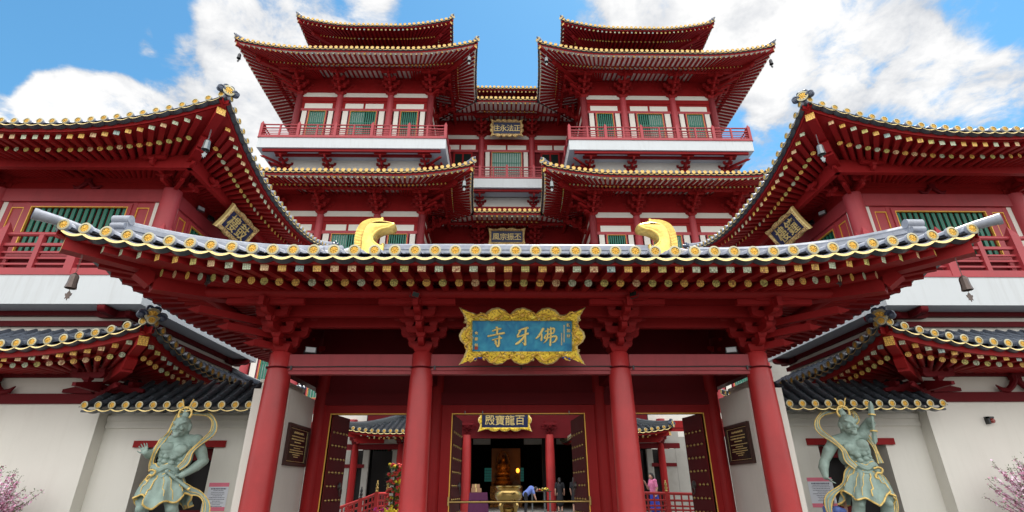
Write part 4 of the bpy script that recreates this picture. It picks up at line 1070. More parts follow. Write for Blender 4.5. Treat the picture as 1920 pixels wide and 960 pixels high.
for nm, sts in STROKES.items():
    m = MB()
    for st in sts:
        P3 = [Vector(((x-867.5)/657.5*gpw, -(y-492.5)/195.5*gph*.98, w)) for x, y, w in st]
        Q = [P3[0]*2-P3[1]]+P3+[P3[-1]*2-P3[-2]]; path = []
        for i in range(1, len(Q)-2):
            for j in range(6):
                t = j/6; a, b, c, d = Q[i-1:i+3]; path.append(.5*((2*b)+(c-a)*t+(2*a-5*b+4*c-d)*t*t+(3*b-a-3*c+d)*t**3))
        path.append(Q[-2]); k = len(path); vs = []
        sc = gpw/657.5*.58
        for i, p in enumerate(path):
            d = path[min(i+1, k-1)]-path[max(i-1, 0)]; L_ = math.hypot(d.x, d.y) or 1; nx, ny = -d.y/L_, d.x/L_; w = p.z*sc*(.55 if i in (0, k-1) else 1)
            for q, h in ((-1, 0), (-.6, .018), (0, .024), (.6, .018), (1, 0)): vs.append(GX(p.x+nx*w*q, p.y+ny*w*q, .056+h))
        m.add(vs, [(i*5+j, i*5+j+1, i*5+6+j, i*5+5+j) for i in range(k-1) for j in range(4)]+[(0,1,2,3,4), tuple(range(5*k-1, 5*k-6, -1))])
    m.build('character', 'goldch', GB)
# dragons writhing along the frame of the big board
m = MB(); m2 = MB(); rnd = random.Random(5)
def dragon(x0, y0, x1, y1, amp, waves, r, mb):
    pts = []; n = 34; dx, dy = x1-x0, y1-y0; L_ = math.hypot(dx, dy); nx, ny = -dy/L_, dx/L_
    for i in range(n+1):
        t = i/n; a = amp*math.sin(t*waves*2*math.pi); pts.append(GX(x0+dx*t+nx*a, y0+dy*t+ny*a, .135+.02*math.sin(t*waves*4*math.pi)))
    mb.tube(pts, [r*(.35+.65*math.sin(math.pi*min(1, .12+.88*(1-i/n)))) for i in range(n+1)], 7)
    h = pts[-1] if False else pts[0]; mb.ball(h, r*1.7, nu=8, nv=6)
    for k in range(3):
        i = 8+k*9; p = pts[i]; 
        for q in range(3): mb.tube([p, p+Vector((rnd.uniform(-.04, .04), -.01, rnd.uniform(-.05, .05)))], [r*.5, r*.15], 5)
fr_x, fr_y = 1.03, .40
for e in (-1, 1):
    dragon(e*.50, .33, e*1.02, .43, .045, 1.5, .022, m); dragon(e*.12, .43, e*.46, .38, .035, 1.3, .018, m)
    dragon(e*.20, -.36, e*.62, -.45, .05, 1.4, .022, m); dragon(e*.66, -.36, e*1.05, -.44, .04, 1.5, .018, m)
    dragon(e*1.02, .25, e*1.04, -.25, .05, 2.0, .02, m)
m.ball(GX(0, -.38, .14), .045, nu=10, nv=8); m.ball(GX(0, .40, .14), .045, nu=10, nv=8)
for k in range(120):
    t = rnd.random(); side = rnd.randrange(4)
    x, y = [(rnd.uniform(-1.1, 1.1), rnd.uniform(.33, .44)), (rnd.uniform(-1.1, 1.1), rnd.uniform(-.45, -.33)), (rnd.uniform(-1.10, -.95), rnd.uniform(-.4, .4)), (rnd.uniform(.95, 1.10), rnd.uniform(-.4, .4))][side]
    m2.tube([GX(x+.022*(1-.06*i)*math.cos(i*.8+k), y+.022*(1-.06*i)*math.sin(i*.8+k), .118) for i in range(8)], .007, 5)
m.build('dragon_relief', 'gold', GB); m2.build('cloud_relief', 'goldp', GB)
m = MB()
for e in (-1, 1): m.ball(GX(e*.80, -.40, .13), .05, .03, .022, nu=8, nv=6); m.ball(GX(e*.90, -.42, .13), .04, .02, .02, nu=8, nv=6)
m.build('blue_relief', mat('cobalt_enamel', (.02, .05, .30), .3), GB)
# cable strung along the beam
m = MB(); m.tube([(-5.05+10.1*i/20, 10.4-.118, 3.80-.004*math.sin(i*1.3)) for i in range(21)], .011, 6)
for x in (-4.55, -1.72, 0, 2.25, 4.55): m.box(x-.015, x+.015, 10.27, 10.30, 3.74, 3.82)
tag(m.build('cable', 'blackm'), 'thin black cable clipped along the red beam over the doorways', 'cable')
# brass rail across the middle doorway
t = thing('barrier_rail', (0, 12.2, 1.32), 'shiny brass rail across the open middle doorway', 'rail')
m = MB(); m.cyl((-1.50, 12.22, 1.32), (1.50, 12.22, 1.32), .024, n=14); m.build('bar', 'brass', t)
for e in (-1, 1): m = MB(); m.box(e*1.50, e*1.535, 12.19, 12.235, 1.25, 1.42); m.build('socket', 'brass', t)
# ------------------------------------------------------------------ cream walls beside the gate
def side_wall(sx):
    th = thing('boundary_wall', (sx*7, 11.8, 0), 'cream wall with tiled coping and red lintel between the gate and the %s corner tower' % ('drum' if sx < 0 else 'bell'), 'wall', 'cream walls beside the gate')
    def bx(m, a, b, *r): m.box(sx*a, sx*b, *r)
    m = MB()
    bx(m, 8.0, 8.899, 11.8, 12.4, 0, 3.05); bx(m, 5.41, 6.50, 11.8, 12.4, 0, 3.05); bx(m, 6.50, 8.0, 11.8, 12.4, 2.41, 3.05); bx(m, 5.42, 8.89, 11.82, 12.38, 3.05, 3.52)
    m.build('wall_body', 'cream', th)
    m = MB(); bx(m, 5.41, 8.89, 11.745, 11.799, 2.95, 3.06); bx(m, 5.41, 8.89, 11.77, 11.798, 2.87, 2.948); bx(m, 5.41, 8.89, 11.755, 11.798, 2.80, 2.868); m.build('cornice', 'cream', th)
    m = MB(); bx(m, 6.26, 8.18, 11.74, 12.0, 2.41, 2.545); m.build('lintel', 'red', th)
    m = MB(); bx(m, 6.5, 8.0, 12.36, 12.40, .0, 2.40); d = m.build('doorway_back', 'dark', th)  # near-black sheet closes the opening in place of inner shade
    m = MB(); bx(m, 6.52, 7.35, 12.10, 12.16, 2.17, 2.405); bx(m, 6.52, 6.62, 12.12, 12.18, .0, 2.17); bx(m, 7.25, 7.35, 12.12, 12.18, 0, 2.17); bx(m, 6.63, 7.24, 12.14, 12.17, 0, 1.2); m.build('door', 'redd', th)
    # coping of barrel tiles
    r = Roof(sx*7.15, 12.3, 1.74, .5, .95, 0, 3.15, 0, 1, 1, .05, 3.78, sag=.15)
    build_roof(th, [r.side(0, False, False, lo=-1.74, hi=1.80 if sx < 0 else 1.74)], .268, .074, 'tiled', True, 'cream', None, (.08, .12), 'tiled', hips=False, part_roof='coping')
    # pier beside the gate column
    m = MB(); bx(m, 4.68, 5.41, 10.76, 12.26, 0, 3.46); bx(m, 4.95, 5.36, 10.95, 12.2, 3.46, 3.62); bx(m, 4.92, 5.39, 10.92, 12.23, 3.62, 3.68)
    m.build('pier', 'cream', th)
    return th
side_wall(-1); side_wall(1)
def stone_plaque(sx):
    F = Frame(sx*4.68, 11.53, 1 if sx < 0 else 3)
    t = thing('stone_plaque', F.P(0, .03, 2.42), 'framed black plaque with gold inscription on the cream pier, %s' % ('beside the leftmost gate column' if sx < 0 else 'beside the rightmost gate column'), 'plaque', 'black plaques inside the gate')
    m = MB(); w, h = .60, .40
    for a, b, c, d in ((-w, w, h-.06, h), (-w, w, -h, -h+.06), (-w, -w+.07, -h+.06, h-.06), (w-.07, w, -h+.06, h-.06)): F.box(m, a, b, .001, .055, 2.42+c, 2.42+d)
    m.build('frame', 'frame', t)
    m = MB(); F.box(m, -w+.07, w-.07, .001, .03, 2.42-h+.06, 2.42+h-.06); m.build('slab', 'black', t)
    m = MB(); e = .006; w2, h2 = w-.10, h-.085
    for a, b, c, d in ((-w2, w2, h2-e, h2), (-w2, w2, -h2, -h2+e), (-w2, -w2+e, -h2+e, h2-e), (w2-e, w2, -h2+e, h2-e)): F.box(m, a, b, .0305, .034, 2.42+c, 2.42+d)
    rnd = random.Random(3+sx)
    rows = [(.24, .27, .046), (.165, .36, .022), (.11, .36, .03), (.055, .19, .026), (-.01, .40, .020), (-.055, .18, .020), (-.10, .36, .020), (-.145, .38, .020), (-.185, .20, .020), (-.225, .12, .020)]
    for y, hw, ht in rows:
        x = -hw
        while x < hw:
            ww = rnd.uniform(.35, .9)*ht
            F.box(m, x, x+ww, .0305, .034, 2.42+y-ht/2*rnd.uniform(.6, 1), 2.42+y+ht/2*rnd.uniform(.5, 1)); x += ww+ht*rnd.choice((.22, .25, .3, .55))
    m.build('inscription', 'goldp', t)
stone_plaque(-1); stone_plaque(1)
def poster(sx, x0, x1, z0, z1):
    F = Frame((x0+x1)/2, 11.8, 0); w = (x1-x0)/2
    t = thing('notice_poster', F.P(0, .0, (z0+z1)/2), 'white notice with pink bands on the cream wall %s' % ('right of the open-handed statue' if sx < 0 else 'behind the club-bearing statue'), 'notice', 'pink banded notices')
    m = MB(); F.box(m, -w, w, .001, .008, z0, z1); m.build('sheet', 'paper', t)
    m = MB(); F.box(m, -w, w, .008, .0095, z1-.075, z1); m.build('band', 'pink', t); m = MB(); F.box(m, -w, w, .008, .0095, z0, z0+.075); m.build('band', 'pink', t)
    m = MB(); rnd = random.Random(11)
    for i in range(11):
        z = z1-.115-i*.033; hw = w*(.72 if i == 0 else rnd.uniform(.3, .82)); x = -hw; ht = .026 if i == 0 else .011
        while x < hw: ww = rnd.uniform(.01, .03); F.box(m, x, x+ww, .0081, .009, z-ht/2, z+ht/2); x += ww+.008
    m.build('writing', 'ink', t)
poster(-1, -6.43, -6.02, 1.19, 1.72); poster(1, 6.09, 6.62, 1.19, 1.76)

# ------------------------------------------------------------------ bells, lamps and other fittings
def wind_bell(x, y, ztop, s, label, m_='bronze', chain=.25):
    t = thing('wind_bell', (x, y, ztop), label, 'bell', 'wind bells under the eave corners')
    m = MB(); n = 7
    for i in range(n):
        z = ztop-chain*i/n; m.tube([(x+.012*s*math.cos(a)*(1 if i % 2 else .3), y+.012*s*math.cos(a)*(.3 if i % 2 else 1), z-chain/n/2+chain/n*.62*math.sin(a)) for a in [k*.7 for k in range(10)]], .0035*s, 5)
    m.build('chain', m_, t)
    z0 = ztop-chain; m = MB()
    m.lathe([(.012*s, .02*s), (.035*s, .0), (.066*s, -.03*s), (.076*s, -.06*s), (.082*s, -.2*s), (.098*s, -.30*s), (.090*s, -.30*s), (.075*s, -.2*s), (.06*s, -.06*s)], (x, y, z0), 8)
    m.build('bell_body', m_, t)
    m = MB(); m.tube([(x, y, z0-.2*s), (x, y, z0-.36*s)], .006*s, 5)
    zc = z0-.36*s
    prof = [(-.02, 0), (.02, 0), (.05, -.06), (.085, -.05), (.075, -.11), (.05, -.13), (.055, -.2), (.02, -.17), (.0, -.24), (-.025, -.17), (-.06, -.2), (-.05, -.13), (-.075, -.11), (-.085, -.05), (-.05, -.06)]
    m.prism([(a*s*.75, b*s*.75) for a, b in prof], (x, y, zc), (1, 0, 0), (0, 0, 1), (0, 1, 0), .012*s)
    m.build('clapper', m_, t)
wind_bell(-7.16, 7.72, 5.05, .82, 'dark bronze bell on a chain under the left tip of the gate roof', 'bronze', .32)
wind_bell(7.17, 7.72, 5.05, .82, 'dark bronze bell on a chain under the right tip of the gate roof', 'bronze', .32)
wind_bell(-7.33, 10.12, 9.42, .95, 'grey bell under the corner of the drum tower upper eave', 'steel', .30)
wind_bell(7.26, 10.12, 9.42, .95, 'grey bell under the corner of the bell tower upper eave', 'steel', .30)
wind_bell(-2.83, 28.6, 20.15, 1.5, 'small grey bell under the lower roof tip of the left wing', 'steel', .35)
wind_bell(2.83, 28.6, 20.15, 1.5, 'small grey bell under the lower roof tip of the right wing', 'steel', .35)
wind_bell(-2.83, 28.6, 30.85, 1.5, 'small bell under the inner upper eave corner of the left wing', 'steel', .35)
wind_bell(2.83, 28.6, 30.85, 1.5, 'small bell under the inner upper eave corner of the right wing', 'steel', .35)
wind_bell(-19.5, 28.6, 30.85, 1.5, 'small dark bell at the far outer eave tip of the left wing', 'blackm', .35)
wind_bell(19.5, 28.6, 30.85, 1.5, 'small dark bell at the far outer eave tip of the right wing', 'blackm', .35)
def floodlight(x, y, z, aim, s, label, body='steel', group='floodlights'):
    t = thing('floodlight', (x, y, z), label, 'floodlight', group)
    a = Vector(aim).normalized(); sd = a.cross(Vector((0, 0, 1))).normalized(); u = sd.cross(a); c = Vector((x, y, z+.11*s))
    m = MB(); q = []
    for d, k in ((-.06, .6), (.0, 1.), (.05, 1.05)):
        for i, j in ((-1,-1), (1,-1), (1,1), (-1,1)): q.append(c+a*(d*s)+sd*(i*.13*s*k)+u*(j*.08*s*k))
    m.add(q, [(3,2,1,0)]+[(k*4+i, k*4+(i+1) % 4, k*4+4+(i+1) % 4, k*4+4+i) for k in (0, 1) for i in range(4)]+[(8,9,10,11)]); m.build('housing', body, t)
    m = MB(); q = [c+a*(.052*s)+sd*(i*.115*s)+u*(j*.068*s) for i, j in ((-1,-1), (1,-1), (1,1), (-1,1))]; m.add(q, [(0,1,2,3)]); m.build('glass', 'white' if body == 'steel' else 'pane', t)
    m = MB(); m.tube([c+sd*.15*s, c+sd*.15*s-u*.11*s, Vector((x, y, z)), c-sd*.15*s-u*.11*s, c-sd*.15*s], .010*s, 6); m.build('bracket', 'blackm', t)
floodlight(-4.25, 10.36, 4.05, (.4, -1, .35), .8, 'grey floodlight on the beam inside the leftmost gate column')
floodlight(4.32, 10.36, 4.05, (-.4, -1, .35), .8, 'grey floodlight on the beam inside the rightmost gate column')
floodlight(-2.0, 9.02, 4.80, (.6, -.6, -.4), .62, 'small red spotlight below the eave left of the gold-framed board', 'red')
floodlight(2.07, 9.02, 4.80, (-.6, -.6, .2), .62, 'small red spotlight below the eave right of the gold-framed board', 'red')
floodlight(-5.6, 8.62, 4.90, (-.8, -.6, -.1), .75, 'black floodlight under the left end of the gate eave', 'blackm')
floodlight(5.73, 8.62, 4.92, (.8, -.6, -.1), .75, 'black floodlight under the right end of the gate eave', 'blackm')
floodlight(-8.86, 12.85, 8.70, (1, -.6, .2), .75, 'pale floodlight nearest the corner column of the drum tower', 'steel')
floodlight(-8.86, 13.40, 8.70, (1, -.3, .2), .75, 'dark floodlight near the small board of the drum tower', 'blackm')
floodlight(8.86, 12.90, 8.70, (-1, -.6, .2), .75, 'pale floodlight nearest the corner column of the bell tower', 'steel')
floodlight(8.86, 13.50, 8.70, (-1, -.3, .2), .75, 'dark floodlight near the small board of the bell tower', 'blackm')
t = thing('wall_camera', (10.18, 11.48, 2.88), 'tiny black wall fitting with red lens on the plain cream wall', 'wall fitting')  # small security camera, gives no light
m = MB(); m.box(10.12, 10.16, 11.40, 11.499, 2.80, 2.95); m.box(10.12, 10.26, 11.40, 11.46, 2.91, 2.95); m.build('bracket', 'blackm', t)
m = MB(); m.lathe([(.02, 0), (.05, .02), (.05, .06), (.03, .08)], (10.22, 11.46, 2.86), 12, ax=(0, -1, .1)); m.build('lens', 'lens', t)
# ------------------------------------------------------------------ courtyard and halls seen through the doorways
FZ = .45
m = MB(); m.box(-17, 17, 14.7, 47, .002, FZ); m.build('courtyard', 'stone', kind='structure')
def inner_hall():
    th = thing('inner_hall', (0, 30, FZ), 'dim prayer hall behind the middle doorway with slender red columns', 'prayer hall')
    F = Frame(0, 30, 0)
    for x in (2.27, 5.6):
        for e in (-1, 1):
            m = MB(); m.lathe([(.25, FZ), (.25, 3.2), (.22, 4.25)], (e*x, 30, 0), 20); m.build('column', 'redm', th)
            bracket(F, e*x, 4.22, .6, .5, 2, tongue=False).build('bracket_set', 'redd', th)
    m = MB(); F.box(m, -7.8, 7.8, -.1, .1, 4.07, 4.52); m.build('tie_beam', 'redd', th)  # beam darkened to carry the hall's shade in its colour
    m = MB(); F.box(m, -7.8, 7.8, -.12, .0, 4.52, 6.2); m.build('frieze_board', 'redd', th)
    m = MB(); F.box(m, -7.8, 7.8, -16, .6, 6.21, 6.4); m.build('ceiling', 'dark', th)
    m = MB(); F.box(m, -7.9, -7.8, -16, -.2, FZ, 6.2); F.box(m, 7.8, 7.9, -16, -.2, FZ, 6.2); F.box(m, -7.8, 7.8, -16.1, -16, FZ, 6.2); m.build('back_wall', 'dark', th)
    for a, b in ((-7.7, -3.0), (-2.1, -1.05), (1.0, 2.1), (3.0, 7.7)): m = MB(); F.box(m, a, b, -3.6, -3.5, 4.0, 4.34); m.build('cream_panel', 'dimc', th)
    m = MB()
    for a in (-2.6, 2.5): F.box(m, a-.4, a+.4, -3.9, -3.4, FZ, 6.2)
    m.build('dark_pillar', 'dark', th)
    for x in (-3.95, -1.45, 1.18):        # leaded windows in the back wall
        m = MB(); F.box(m, x-.32, x+.32, -15.98, -15.9, 2.0, 3.1); w = m.build('window', 'frame', th)
        m = MB()
        for i in range(4):
            for j in range(5): F.box(m, x-.29+i*.15, x-.16+i*.15, -15.9, -15.88, 2.05+j*.21, 2.23+j*.21)
        m.build('stained_glass', mat('teal_glass', (.05, .22, .20), .3, emit=(.10, .55, .45), estr=.05), w)  # faint emission makes the panes glow without a lamp
inner_hall()
name_board('name_board', 'navy name board with gold frame hanging inside the middle doorway', Frame(0, 30, 0), -.19, .45, 4.98, 2.96, 1.20, R(10), '殿寶龍百', 'navy', 'gilt', (.55, .56), .1, edge=.18, bitef=.7, bold=.002, scall=(4, 2))
def altar():
    t = thing('altar_shrine', (-.05, 38, FZ), 'amber lit gilded shrine with a seated figure at the back of the dim hall', 'shrine')
    m = MB(); m.box(-1.05, .95, 38.5, 38.7, FZ, 4.1); m.build('backboard', mat('amber_brown', (.30, .12, .03), .5), t)
    m = MB(); m.box(-1.1, 1.0, 37.2, 38.5, FZ, 1.7); m.build('altar_table', 'altar', t)
    m = MB(); c = (-.25, 37.9)
    m.lathe([(.55, 1.7), (.62, 1.85), (.45, 2.0), (.5, 2.15), (.42, 2.25)], (*c, 0), 16); m.ball((c[0], c[1], 2.45), .52, .35, .22); m.ball((c[0], c[1], 2.85), .30, .22, .40); m.ball((c[0], c[1]-.02, 3.37), .15, .15, .18); m.ball((c[0], c[1], 3.58), .06)
    for e in (-1, 1): m.tube([(c[0]+e*.28, c[1], 3.05), (c[0]+e*.40, c[1]-.05, 2.75), (c[0]+e*.12, c[1]-.32, 2.62)], .08, 8)
    fig = m.build('seated_figure', 'altar', t)
    m = MB(); m.tube([(c[0]+.42*math.sin(a), c[1]+.2, 3.05+.85*math.cos(a)) for a in [k*.35 for k in range(19)]], .05, 6); m.build('halo', 'altar', fig)
    m = MB()
    rnd = random.Random(2)
    for i in range(26): m.ball((rnd.uniform(-.95, .85), rnd.uniform(37.3, 38.2), rnd.uniform(1.75, 2.5)), rnd.uniform(.03, .06), nu=6, nv=4)
    m.build('small_figures', 'altar', t, kind='stuff')
    m = MB(); m.ball((.72, 37.1, 2.62), .12, .12, .15); m.build('lamp', 'amber', t)
    for p in ((.72, 37.0, 2.7), (-.5, 36.9, 2.6)):
        l = bpy.data.lights.new('altar_light', 'POINT'); l.energy = 4.5; l.color = (1, .42, .08); l.shadow_soft_size = .12
        o = bpy.data.objects.new('altar_light', l); COL.objects.link(o); o.location = p
altar()
def burner():
    t = thing('incense_burner', (-.1, 22, FZ), 'large round brass incense burner on curved legs in front of the shrine', 'incense burner')
    m = MB(); m.lathe([(.20, 1.02), (.40, 1.10), (.51, 1.25), (.535, 1.38), (.50, 1.47), (.43, 1.52), (.44, 1.57), (.50, 1.62), (.50, 1.66), (.46, 1.66), (.40, 1.56), (.38, 1.3), (.1, 1.2)], (-.1, 22, 0), 32); m.build('bowl', 'brass', t)
    for k in range(4):
        a = math.pi/4+k*math.pi/2; m = MB(); m.tube([(-.1+r_*math.cos(a), 22+r_*math.sin(a), z) for r_, z in ((.34, 1.12), (.42, .98), (.36, .80), (.30, .66), (.38, .52), (.42, FZ+.03))], [.09, .10, .07, .055, .07, .05], 8); m.build('leg', 'brass', t)
    m = MB(); m.lathe([(.48, FZ), (.48, FZ+.05), (.3, FZ+.08), (.25, .75), (.30, .85), (.2, .9)], (-.1, 22, 0), 24); m.build('stand', 'brass', t)
burner()
def gallery(sx):
    """low tiled side halls seen through the outer doorways"""
    th = thing('side_gallery', (sx*5.8, 27.5, FZ), 'low white walled side hall with grey tile roof seen through the %s doorway' % ('left' if sx < 0 else 'right'), 'side hall', 'side halls in the courtyard')
    r = Roof(sx*5.5, 29.4, .87, 2.2, 1.35, .12, 4.08, .22, 1.8, 1.7, .9, 4.95, sag=.2)
    raf = dict(off=.20, sl=.12, w=.11, h=.10, rr=.055, sp=.31, wl=.8, fan=.6)
    rl = build_roof(th, [r.side(0), r.side(1), r.side(3)], .30, .085, 'tiled', True, 'red', raf, (.12, .24), 'red')
    emit_rafters(th, rl, 'redd', 18)
    m = MB(); m.box(sx*5.0, sx*6.0, 29.6, 31, 4.9, 5.15); m.build('roof_ridge', 'tiled', th)
    F = Frame(sx*5.4, 27.5, 0); o_ = 1 if sx < 0 else -1
    for u in (-2.25, .0) if sx < 0 else (-.05, 2.25):
        m = MB(); m.lathe([(.17, FZ), (.17, 3.0), (.15, 3.6)], F.P(u, 0, 0), 16); m.build('column', 'red', th)
        bracket(F, u, 3.52, .48, .6, 2, tongue=False).build('bracket_set', 'redd', th)
    m = MB(); F.box(m, -3.2*o_, 1.5*o_, -.1, .08, 3.36, 3.6); m.build('tie_beam', 'redd', th)
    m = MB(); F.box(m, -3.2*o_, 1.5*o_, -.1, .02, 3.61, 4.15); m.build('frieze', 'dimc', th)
    W = Frame(sx*5.4, 28.6, 0); m = MB(); d = MB(); b = MB()
    o = 1 if sx < 0 else -1
    for a, c in ((-3.3*o, -2.75*o), (-2.1*o, -1.80*o), (-.60*o, -.25*o)): W.box(m, a, c, -.2, 0, FZ, 3.4)
    W.box(m, .0*o, 1.5*o, -.2, 0, FZ, 3.4); W.box(m, -3.31*o, -9.0*o, -.2, 0, FZ, 4.0)
    W.box(d, -1.8*o, -.6*o, -.9, -.8, FZ, 3.4); W.box(d, -2.75*o, -2.1*o, -.28, -.21, FZ, 3.4)  # near-black sheets stand in for the shade inside the doors
    W.box(b, -3.3*o, -2.0*o, -.1, .03, 2.55, 2.72); W.box(b, -2.65*o, -2.5*o, -.1, .03, FZ, 3.4)
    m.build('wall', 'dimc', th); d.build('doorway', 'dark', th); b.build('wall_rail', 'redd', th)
gallery(-1); gallery(1)
def red_rail(P, label, gold):
    """bridge balustrade: sloping rails, posts with turned finials"""
    t = thing('bridge_railing', (P[0][0], P[0][1], FZ), label, 'railing', 'red railings in the courtyard')
    m = MB()
    for (x0, y0, z0), (x1, y1, z1) in zip(P[:-1], P[1:]):
        for dz, rr in ((0, .05), (-.22, .035), (-.40, .03), (-.52, .03)): m.cyl((x0, y0, z0+dz), (x1, y1, z1+dz), rr, n=10)
        for k in range(1, 4):
            f = k/4; x, y, z = x0+(x1-x0)*f, y0+(y1-y0)*f, z0+(z1-z0)*f; m.cyl((x, y, z), (x, y, z-.7), .03, n=8)
    m.build('rails', 'redm', t)
    for i, (x, y, z) in enumerate(P):
        m = MB(); m.box(x-.06, x+.06, y-.06, y+.06, FZ, z+.06); p = m.build('post', 'redm', t)
        m = MB(); m.lathe([(.05, 0), (.06, .03), (.035, .06), (.055, .09), (.055, .15), (.03, .17), (.05, .22), (.045, .27), (.02, .31), (.03, .34), (.005, .38)], (x, y, z+.06), 12); m.build('finial', 'brass' if gold[i] else 'blackm', p)
red_rail([(-6.1, 20, .95), (-5.29, 20, 1.22), (-4.75, 20, 1.42), (-4.50, 20.6, 1.42)], 'sloping red railing with turned finials seen through the left doorway', (0, 0, 1, 1))
red_rail([(4.55, 20, 1.40), (5.47, 20, 1.38), (6.5, 20, 1.35)], 'level red railing with gold finials seen through the right doorway', (1, 1, 1))
def flower_column():
    t = thing('flower_column', (-3.95, 19, FZ), 'tall stacked column of red and yellow flowering plants beyond the left doorway', 'flower column')
    m = MB(); m.cyl((-3.95, 19, FZ), (-3.95, 19, 2.3), .04, n=8); m.build('stem', 'bark', t)
    rnd = random.Random(4)
    for k in range(7):
        z = .75+k*.25; L = MB(); Fl = MB(); Y = MB()
        for i in range(60):
            a = rnd.uniform(0, 6.28); r_ = rnd.uniform(.05, .24); p = Vector((-3.95+r_*math.cos(a), 19+r_*math.sin(a), z+rnd.uniform(-.08, .06))); d = Vector((math.cos(a), math.sin(a), rnd.uniform(-.4, .7))).normalized(); s = d.cross(Vector((0, 0, 1))).normalized()*.045
            L.add([p-s*.3, p+d*.07-s, p+d*.19, p+d*.09+s, p+s*.3], [(0,1,2,3,4)])
        for i in range(20):
            a = rnd.uniform(0, 6.28); r_ = rnd.uniform(.14, .25); tgt = Fl if i % 3 else Y
            tgt.ball((-3.95+r_*math.cos(a), 19+r_*math.sin(a), z+rnd.uniform(-.02, .09)), .06, .06, .05, 7, 5)
        o = L.build('leaf_cluster', 'leaf', t); Fl.build('red_flowers', 'rflower', o, kind='stuff'); Y.build('yellow_flowers', 'yflower', o, kind='stuff')
flower_column()
t = thing('flower_pot', (-4.05, 18.6, FZ), 'low pot of yellow and magenta flowers at the foot of the flower column', 'flower pot')
m = MB(); m.lathe([(.18, FZ), (.24, FZ+.3), (.26, FZ+.34), (.22, FZ+.34)], (-4.05, 18.6, 0), 16); m.build('pot', 'stone', t)
m = MB(); m2 = MB(); rnd = random.Random(8)
for i in range(60):
    a, r_ = rnd.uniform(0, 6.28), rnd.uniform(0, .3); (m if i % 4 else m2).ball((-4.0+r_*math.cos(a)-(.22 if i % 4 == 0 else 0), 18.6+r_*math.sin(a), FZ+.36+rnd.uniform(0, .2)), .045, .045, .04, 7, 5)
m.build('yellow_flowers', 'yflower', t, kind='stuff'); m2.build('magenta_flowers', mat('magenta_flower', (.5, .02, .2), .7), t, kind='stuff')
# purple covered table with boxes, offering table
t = thing('table', (-1.4, 28, FZ), 'small table under a shiny purple cloth left of the incense burner', 'table')
m = MB(); m.box(-1.88, -1.12, 27.75, 28.3, FZ, 1.36); m.build('table_body', 'wood', t)
m = MB(); vs = []; n = 48
per = [(-1.93, 27.7), (-1.07, 27.7), (-1.07, 28.35), (-1.93, 28.35)]
loop = []
for i in range(4):
    a, b = per[i], per[(i+1) % 4]
    for j in range(12): loop.append((a[0]+(b[0]-a[0])*j/12, a[1]+(b[1]-a[1])*j/12))
cxy = (-1.5, 28.02)
for k, z in enumerate((1.385, 1.37, .95, .5)):
    for i, (x, y) in enumerate(loop):
        f = 1+(.0 if k < 2 else .05*k*(.6+.5*math.sin(i*1.7))); vs.append((cxy[0]+(x-cxy[0])*f, cxy[1]+(y-cxy[1])*f, z))
N_ = len(loop); m.add(vs, [(k*N_+i, k*N_+(i+1) % N_, (k+1)*N_+(i+1) % N_, (k+1)*N_+i) for k in range(3) for i in range(N_)] + [tuple(range(N_))])
tag(m.build('tablecloth', 'purple'), 'shiny purple cloth hanging over the small table', 'tablecloth')
for i, (x0, x1, z0, z1, lab) in enumerate(((-1.86, -1.36, 1.39, 1.58, 'brown cardboard box lying on the purple cloth'), (-1.83, -1.45, 1.585, 1.76, 'smaller brown cardboard box stacked on top of the other box'))):
    t = thing('cardboard_box', ((x0+x1)/2, 28, z0), lab, 'box', 'boxes on the purple table')
    m = MB(); m.box(x0, x1, 27.85, 28.2, z0, z1); m.build('carton', 'card', t); m = MB(); m.box((x0+x1)/2-.03, (x0+x1)/2+.03, 27.846, 28.204, z0+.02, z1+.003); m.build('tape', 'goldp', t)
t = thing('offering_table', (1.55, 27.6, FZ), 'narrow table on pale legs laden with flowers and gold offerings', 'table')
m = MB(); m.box(1.05, 2.05, 27.3, 27.9, 1.40, 1.44); m.build('table_top', 'wood', t)
for x in (1.12, 1.72, 1.98):
    for y in (27.34, 27.86):
        m = MB(); m.cyl((x, y, FZ), (x, y, 1.40), .022, n=8); m.build('leg', 'steel', t)
t = thing('offerings', (1.55, 27.6, 1.44), 'heap of flowers and gold trays on the offering table', 'offerings'); rnd = random.Random(9)
for nm, mt in (('flowers', 'rflower'), ('leaves', 'leaf'), ('gold_trays', 'goldp'), ('marigolds', 'yflower')):
    m = MB()
    for i in range(9): m.ball((rnd.uniform(1.1, 2.0), rnd.uniform(27.35, 27.85), 1.46+rnd.uniform(0, .12)), rnd.uniform(.03, .08), None, .03, 7, 5)
    m.build(nm, mt, t, kind='stuff')
# ------------------------------------------------------------------ sculpted figures: one fused, smoothed surface from many masses
def sculpt(name, mb, voxel, material, parent, smooth=4, sfac=.5):
    me = bpy.data.meshes.new(name); off = Vector(parent_world(parent)) if parent else Vector()
    me.from_pydata([tuple(Vector(v)-off) for v in mb.v], [], mb.f); me.update()
    o = bpy.data.objects.new(name, me); COL.objects.link(o)
    rm = o.modifiers.new('fuse', 'REMESH'); rm.mode = 'VOXEL'; rm.voxel_size = voxel; rm.use_smooth_shade = True
    if smooth:
        sm = o.modifiers.new('soft', 'SMOOTH'); sm.iterations = smooth; sm.factor = sfac
    dg = bpy.context.evaluated_depsgraph_get(); new = bpy.data.meshes.new_from_object(o.evaluated_get(dg))
    o.modifiers.clear(); o.data = new; bpy.data.meshes.remove(me); new.name = name
    new.materials.clear(); new.materials.append(M[material] if isinstance(material, str) else material)
    new.polygons.foreach_set('use_smooth', [True]*len(new.polygons)); new.update()
    if parent: o.parent = parent
    return o
